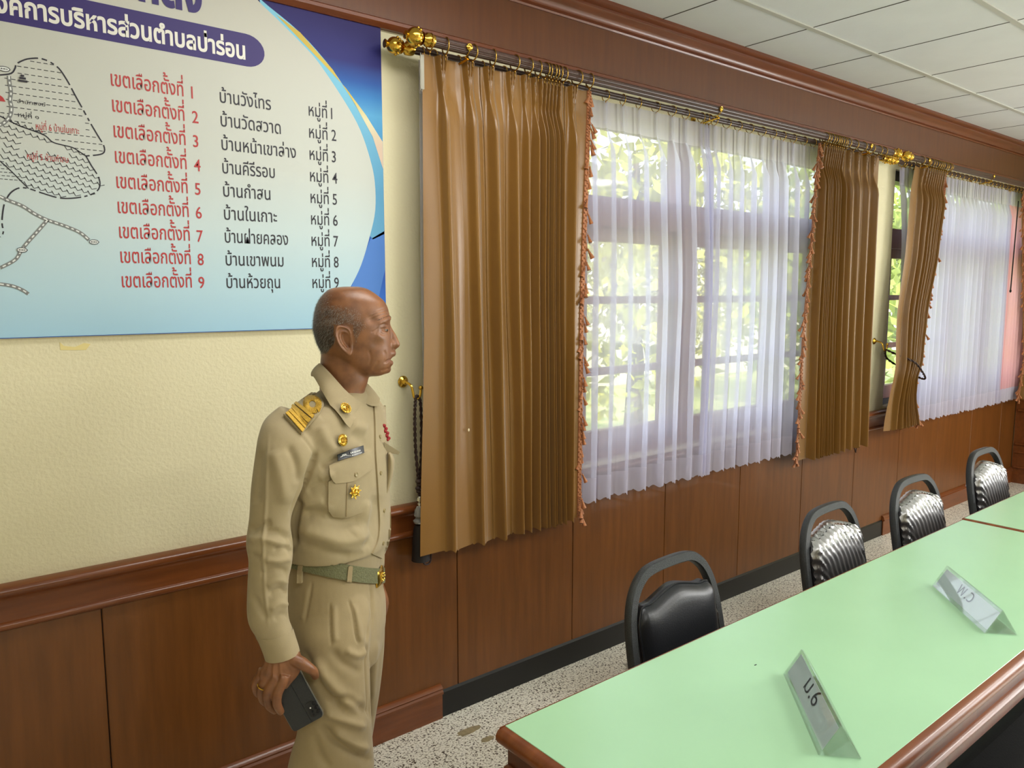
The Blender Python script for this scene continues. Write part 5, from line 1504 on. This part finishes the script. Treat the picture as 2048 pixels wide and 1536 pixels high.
# right hand, closed over the top of the phone
def H(px, py, wv, r): return (MP(px, py, wv), r)
wr = [armring((532, 1285), (592, 1276), .219, .75), armring((535, 1306), (596, 1296), .222, .70), armring((528, 1326), (604, 1316), .228, .42), armring((520, 1342), (600, 1344), .232, .32), armring((519, 1356), (583, 1366), .232, .30), armring((526, 1368), (574, 1378), .230, .24)]
bp.append(loft(wr, 30, 5, 2.2))
FING = [[H(570, 1350, .240, .0125), H(564, 1366, .246, .0125), H(555.5, 1386, .247, .0112), H(554, 1408, .236, .0102), H(562, 1424, .214, .0085)],
        [H(552, 1346, .234, .0125), H(547, 1362, .240, .0122), H(535, 1386, .234, .0110), H(538, 1410, .214, .0100), H(551, 1422, .194, .0085)],
        [H(537, 1342, .228, .0118), H(533, 1356, .231, .0115), H(522, 1378, .220, .0102), H(526, 1400, .198, .0094), H(541, 1410, .182, .0080)],
        [H(527, 1338, .220, .0105), H(522, 1348, .221, .0104), H(511, 1366, .210, .0090), H(514, 1385, .192, .0084), H(527, 1394, .178, .0072)],
        [H(585, 1318, .232, .0145), H(603, 1326, .238, .0140), H(618, 1336, .236, .0118), H(627, 1343, .226, .0105), H(631, 1353, .208, .0088)]]
for f in FING: bp.append(tubeloft(f, 16, 6))
for k, (x, y, wv) in enumerate(((564, 1365, .252), (547, 1361, .246), (533, 1355, .236))): bp.append(tubeloft([(MP(x-2, y-3, wv-.006), .008), (MP(x, y, wv-.004), .0095), (MP(x+1, y+3, wv-.007), .008)], 10, 3))
# feet inside the shoes
for (leg, wv) in ((NEAR, .105), (FAR, -.08)):
    c = leg[-1][0]; bp.append(tubeloft([(Vector((c.x, c.y, .17)), .045), (Vector((c.x, c.y, .09)), .042), (Vector((c.x, c.y, .055))+UD*.06, .036), (Vector((c.x, c.y, .045))+UD*.15, .03)], 16, 4))
A, P, N = remesh('body', bp, .0019, 4, .5)
# soften the face before modelling its creases
E_ = np.array([(f[i], f[(i+1) % len(f)]) for f in P for i in range(len(f))]); deg = np.bincount(E_[:, 0], minlength=len(A)).astype(float)
def relax(A, mask, it, fac):
    A = A.copy()
    for _ in range(it):
        S = np.stack([np.bincount(E_[:, 0], A[E_[:, 1], k], minlength=len(A)) for k in range(3)], 1)/deg[:, None]
        A[mask] += fac*(S-A)[mask]
    return A
_p = project(A); _w = (A-np.array(MO))@np.array(WD)
_hm = (_p[:, 1] < 768) & (_p[:, 0] > 600) & (_p[:, 0] < 830) & (A[:, 2] > MP(700, 765).z)
_ear = (np.abs(_w) > .066) & (_p[:, 0] > 664) & (_p[:, 0] < 710) & (_p[:, 1] > 645) & (_p[:, 1] < 716)
_prof = (_p[:, 0] > 779) & (np.abs(_w) < .02)
A = relax(A, _hm & ~_ear & ~_prof, 16, .6); A = relax(A, _hm & _prof, 4, .5)
me_ = bpy.data.meshes.new('t'); me_.from_pydata([tuple(v) for v in A], [], P); me_.update(); N = np.empty(len(A)*3); me_.vertices.foreach_get('normal', N); N = N.reshape(-1, 3); bpy.data.meshes.remove(me_)
# facial modelling on the finished surface
Pj = project(A); U_ = (A-np.array(MO))@np.array(UD); W_ = (A-np.array(MO))@np.array(WD)
headm = (A[:, 2] > MP(700, 765).z) & (Pj[:, 0] > 600) & (Pj[:, 0] < 820) & (Pj[:, 1] < 770)
D = np.zeros(len(A))
def gz(x, y, sx_, sy_): return np.exp(-((Pj[:, 0]-x)/sx_)**2-((Pj[:, 1]-y)/sy_)**2)
front = headm & (N@np.array(UD) > -.5)
near = headm & (W_ > .0)
def add(m_, g): D[m_] += g[m_]
eyeg = gz(771, 659, 7, 6.5)
add(front, -.0030*eyeg)
add(front, -.0035*gz(752, 688, 12, 10)); add(front, -.003*gz(735, 705, 16, 14)); add(headm, -.004*gz(745, 640, 12, 9))
add(headm, .003*gz(716, 715, 14, 12))
def wrk(pts, wd, amp):
    d, t = segdist(Pj, [tuple(p) for p in crspline(pts, 6)]); e = np.clip(np.minimum(t, 1-t)*5+.1, 0, 1)
    add(headm & (W_ > -.02), amp*np.exp(-(d/wd)**2)*e)
for pts, wd, amp in (([(790, 719), (783, 719), (777, 721), (771, 725)], 1.7, -.0032), ([(768, 701), (772, 709), (772, 718), (768, 728)], 2.6, -.0014), ([(757, 655), (748, 662), (742, 664)], 1.2, -.0012), ([(757, 660), (750, 667)], 1.2, -.001),
                     ([(736, 636), (752, 628), (770, 622), (778, 624)], 1.4, -.0014), ([(740, 641), (754, 634), (770, 629), (780, 631)], 1.3, -.0014), ([(742, 628), (756, 621), (772, 616)], 1.3, -.001), ([(760, 665), (767, 669), (774, 668)], 1.6, -.0009), ([(756, 668), (764, 676), (772, 676)], 2.6, .0004),
                     ([(760, 651), (768, 648), (777, 651)], 1.6, -.0014), ([(762, 742), (770, 740), (778, 736)], 2.2, -.0016), ([(738, 700), (742, 716), (738, 732)], 3, -.0012), ([(712, 735), (735, 750)], 4, -.001), ([(745, 742), (752, 730), (758, 722)], 3, -.0012),
                     ([(761, 656), (766, 653.5), (772, 653.5), (776, 656)], 1.5, .0016), ([(762, 662), (768, 664.5), (774, 663.5)], 1.4, .0012)):
    wrk(pts, wd, amp)
# hand: knuckle hollows and tendons
def wrk2(pts, wd, amp):
    d, t = segdist(Pj, pts); m_ = (W_ > .2) & (Pj[:, 1] > 1295)
    D[m_] += (amp*np.exp(-(d/wd)**2))[m_]
for pts, wd, amp in (([(560, 1328), (563, 1356)], 2.2, .0012), ([(548, 1326), (546, 1354)], 2.0, .0014), ([(538, 1326), (533, 1350)], 2.0, .0012), ([(555, 1330), (556, 1362)], 2.4, -.0014), ([(543, 1330), (540, 1358)], 2.4, -.0014), ([(570, 1328), (580, 1345)], 5, -.0016),
                     ([(549, 1384), (562, 1387)], 1.2, -.0008), ([(549, 1388), (561, 1391)], 1.2, -.0006)):
    wrk2(pts, wd, amp)
A2 = A+N*D[:, None]
body_me_name = 'body'
# skin tint: scalp stubble, lips and sun-darkened cheeks are colours of the skin itself
hx, hy = Pj[:, 0], Pj[:, 1]
def hairmask(hx, hy):
    """0..1 where short hair grows, by profile position on the skull (same on both sides)"""
    top = np.interp(hx, [620, 640, 660, 690, 715, 735, 745], [596, 600, 606, 609, 616, 630, 650])
    bot = np.interp(hx, [620, 636, 655, 668, 676, 690, 704, 712, 718, 735, 745], [712, 712, 706, 690, 660, 649, 652, 690, 672, 655, 648])
    m_ = np.clip((hy-top)/16, 0, 1)*np.clip((bot-hy)/8, 0, 1)
    m_ *= np.clip((738-hx)/40, 0, 1)**.8*(.72+.28*np.clip((700-hx)/50, 0, 1))*(.5+.5*np.clip((hy-625)/50, 0, 1))
    return m_
hm = hairmask(hx, hy)*headm
crown = headm*np.clip((668-hx)/40, 0, 1)*np.clip((640-hy)/20, 0, 1)*.7
tint = np.maximum(hm, crown*.8)
lips = headm*np.exp(-(np.minimum(segdist(Pj, [(794, 712), (785, 715.5), (779, 718.5)])[0], segdist(Pj, [(788, 722.5), (781, 722), (777, 721)])[0])/2.6)**2)
earm = headm*(W_ > .068)*(hx > 668)*(hx < 707)*(hy > 648)*(hy < 713)
tint = tint*(1-earm)
body = finish('body', A2, P, [], man, True, 180)
ca = body.data.color_attributes.new('tint', 'FLOAT_COLOR', 'POINT')
buf = np.ones((len(A2), 4), np.float32); buf[:, 0] = tint; buf[:, 1] = lips; buf[:, 2] = earm*.0
ca.data.foreach_set('color', buf.ravel())
m = mat('skin', sr(140, 92, 62), .36, spec=.5, bump=.12, bscale=900); nt = m.node_tree; Nn = nt.nodes; L = nt.links
at = Nn.new('ShaderNodeVertexColor'); at.layer_name = 'tint'; sp = Nn.new('ShaderNodeSeparateColor'); L.new(at.outputs[0], sp.inputs[0])
tc = Nn.new('ShaderNodeTexCoord'); nz = Nn.new('ShaderNodeTexNoise'); nz.inputs['Scale'].default_value = 34; nz.inputs['Detail'].default_value = 5; L.new(tc.outputs['Object'], nz.inputs['Vector'])
rp = Nn.new('ShaderNodeValToRGB'); e = rp.color_ramp.elements; e[0].position = .3; e[0].color = sr(112, 71, 44); e[1].position = .66; e[1].color = sr(142, 94, 60); L.new(nz.outputs['Fac'], rp.inputs[0])
m1 = Nn.new('ShaderNodeMix'); m1.data_type = 'RGBA'; m1.inputs['B'].default_value = sr(84, 66, 50); L.new(rp.outputs[0], m1.inputs['A'])
mm_ = Nn.new('ShaderNodeMath'); mm_.operation = 'MULTIPLY'; mm_.inputs[1].default_value = .75; L.new(sp.outputs[0], mm_.inputs[0]); L.new(mm_.outputs[0], m1.inputs['Factor'])
m2 = Nn.new('ShaderNodeMix'); m2.data_type = 'RGBA'; m2.inputs['B'].default_value = sr(138, 86, 72); L.new(m1.outputs['Result'], m2.inputs['A']); mm2 = Nn.new('ShaderNodeMath'); mm2.operation = 'MULTIPLY'; mm2.inputs[1].default_value = .35; L.new(sp.outputs[1], mm2.inputs[0]); L.new(mm2.outputs[0], m2.inputs['Factor'])
L.new(m2.outputs['Result'], Nn['Principled BSDF'].inputs['Base Color']); M['skin'] = m
Nn['Principled BSDF'].inputs['Subsurface Weight'].default_value = .08; Nn['Principled BSDF'].inputs['Subsurface Radius'].default_value = (.012, .005, .003); Nn['Principled BSDF'].inputs['Subsurface Scale'].default_value = .5
body.data.materials.append(m)
# eyes
M['eyew'] = mat('eye_white', sr(150, 134, 120), .3); M['iris'] = mat('dark_iris', sr(34, 22, 16), .1)
for s in (-1, 1):
    c = MP(767.0, 659.5, s*.031); b = MB(); b.cur = 0; b.ball(c, .0102, 10); b.cur = 1
    d = (UD+WD*s*.25).normalized(); b.lathe([(.0056, .0088), (.0050, .0097), (.0030, .0108), (.0002, .0112)], c, d, 16)
    b.build('eye', [M['eyew'], M['iris']], man)
for s in (-1, 1):
    c = MP(767.0, 659.5, s*.031); d0 = (UD+WD*s*.3).normalized(); sd_ = Zv.cross(d0)
    for nm_, e0_, e1_ in (('upper_eyelid', 9, 85), ('lower_eyelid', -15, -80)):
        rows = []
        for i in range(8):
            el_ = math.radians(e0_+(e1_-e0_)*i/7); r_ = []
            for j in range(17):
                az = math.radians(-85+170*j/16); k_ = el_*(1-.35*(az/1.5)**2) if i == 0 else el_
                r_.append(c+(d0*math.cos(k_)*math.cos(az)+sd_*math.cos(k_)*math.sin(az)+Zv*math.sin(k_))*(.0115+.0008*(i == 0)))
            rows.append(r_)
        MB().grid(rows if e0_ > 0 else [r[::-1] for r in rows]).build(nm_, M['skin'], man, angle=180)
# short grey hair: strands rooted on the scalp
M['hair'] = mat('dark_hair', sr(44, 38, 34), .5); M['hairg'] = mat('grey_hair', sr(150, 142, 132), .5)
idx = np.where((tint > .04) & headm)[0]; pr = tint[idx]**.8; pr = pr/pr.sum()
pick = rng.choice(idx, 17000, p=pr); b = MB(); V = []; F = []; MI = []
hc = np.array(MP(690, 640, 0))
for i in pick:
    p = A2[i]; n_ = N[i]; back = np.array([0, 0, -1.0])*1.0-np.array(UD)*.45; t_ = back-n_*(back@n_); t_ /= (np.linalg.norm(t_)+1e-6)
    low_ = np.clip((hy[i]-600)/90, 0, 1); d = n_*(.5-.28*low_)+t_*(.75)+rng.normal(size=3)*.18; d /= np.linalg.norm(d)
    ln = (.0035+.0055*tint[i]*np.clip((715-hx[i])/50, .25, 1))*(.7+.6*rng.random()); sd = np.cross(d, n_); sd /= (np.linalg.norm(sd)+1e-9); sd *= .00028
    k = len(V); V += [p-sd-n_*.0006, p+sd-n_*.0006, p+d*ln]; F.append((k, k+1, k+2)); MI.append(1 if rng.random() < .30+.30*(hy[i] < 650) else 0)
hair = finish('hair', V, F, [M['hair'], M['hairg']], man, False, 180, MI); hair['kind'] = 'stuff'
V = []; F = []
for i in range(150):
    s = 1 if i % 3 else -1; f = rng.random(); p = np.array(MP(783-26*f, 634.5+6*f*f+rng.normal()*1.2, s*(.012+.046*f)))
    r_ = BVHTree
    V += [p, p+np.array(Zv)*.0006, p-np.array(UD)*.007+np.array(WD)*s*.003+np.array(Zv)*(.002*rng.random())]; k = 3*i; F.append((k, k+1, k+2))
SKB = BVHTree.FromPolygons([tuple(v) for v in A2], P)
V = [tuple((lambda h: h[0]+h[1]*.0007)(SKB.find_nearest(Vector(v)))) if k % 3 != 2 else v for k, v in enumerate(V)]
eb = finish('eyebrows', V, F, M['hair'], man, False); eb['kind'] = 'stuff'
# gold ring on the ring finger
c = MP(526.5, 1371, .2265); ax = (MP(522, 1378, .220)-MP(533, 1356, .231)).normalized(); e1 = ax.orthogonal().normalized(); e2 = ax.cross(e1)
MB().tube([c+(e1*math.cos(2*PI*k/28)+e2*math.sin(2*PI*k/28))*.0122 for k in range(28)], .0016, 8, closed=True).build('finger_ring', M['brass'], man)
# shoes
M['shoe'] = mat('brown_shoe', sr(60, 36, 22), .3)
for leg in (NEAR, FAR):
    c = leg[-1][0]; o = Vector((c.x, c.y, 0))
    rr = [(o-UD*.075+Zv*.05, Zv*.045, WD*.032), (o-UD*.03+Zv*.06, Zv*.058, WD*.044), (o+UD*.05+Zv*.052, Zv*.05, WD*.046), (o+UD*.13+Zv*.036, Zv*.034, WD*.050), (o+UD*.19+Zv*.028, Zv*.026, WD*.042), (o+UD*.215+Zv*.022, Zv*.012, WD*.02)]
    b = MB().add(*loft(rr, 24, 5)); b.build('shoe', M['shoe'], man)
# ---------------- phone
Bc, Cc, Ac = (650, 1432), (587, 1467), (613, 1352)
pB, pC, pA = MP(*Bc, .214), MP(*Cc, .216), MP(*Ac, .212)
xa = (pB-pC); wdt = xa.length; xa.normalize(); ya = (pA-pB); ya = (ya-xa*ya.dot(xa)).normalized(); za = xa.cross(ya)
if za.dot(WD) < 0: za = -za
Lp = .158
phone = thing('mobile_phone', tuple(pC+xa*wdt*.5+ya*Lp*.5), 'dark phone in a black leather flip case held in the man\'s right hand', 'phone')
def rrect(x0, x1, y0, y1, r, n=6):
    out = []
    for cx, cy, a0 in ((x1-r, y0+r, -PI/2), (x1-r, y1-r, 0), (x0+r, y1-r, PI/2), (x0+r, y0+r, PI)):
        for k in range(n+1): a = a0+PI/2*k/n; out.append((cx+r*math.cos(a), cy+r*math.sin(a)))
    return out
fnp = lambda u, v, h: pC+xa*u+ya*v+za*h
M['leather'] = mat('black_leather_case', sr(34, 36, 38), .42, bump=.25, bscale=500); M['pblack'] = mat('black_gloss', sr(8, 8, 10), .08); M['lens'] = mat('lens_glass', sr(14, 16, 22), .05); M['edge'] = mat('clear_case_edge', sr(120, 118, 108), .2)
MB().prism(rrect(.002, wdt-.002, .002, Lp-.002, .009), fnp, -.013).build('case', M['leather'], phone, angle=40)
MB().prism(rrect(0, wdt, 0, Lp, .010), lambda u, v, h: fnp(u, v, h-.004), -.005).build('case_rim', M['edge'], phone, angle=40)
b = MB(); b.prism(rrect(.003, .046, .003, Lp-.003, .006), fnp, .0016).prism(rrect(.047, wdt-.003, .003, Lp-.003, .006), fnp, .0016); b.build('flip_cover', M['leather'], phone, angle=40)
cm = MB().prism(rrect(.052, wdt-.006, .012, .050, .006), fnp, .0030).build('camera_bump', M['pblack'], phone, angle=40)
for (u, v, r) in ((.070, .020, .0048), (.070, .031, .0048), (.070, .042, .0048), (.059, .026, .0030), (.058, .018, .0022)):
    MB().lathe([(r, .0), (r, .0036), (r*.8, .0038), (r*.7, .0030), (.0002, .0030)], fnp(u, v, .0), za, 20).build('lens', M['lens'], cm)
MB().lathe([(.0018, .0), (.0018, .0034), (.0001, .0036)], fnp(.059, .036, .0), za, 10).build('flash', M['white'], cm)
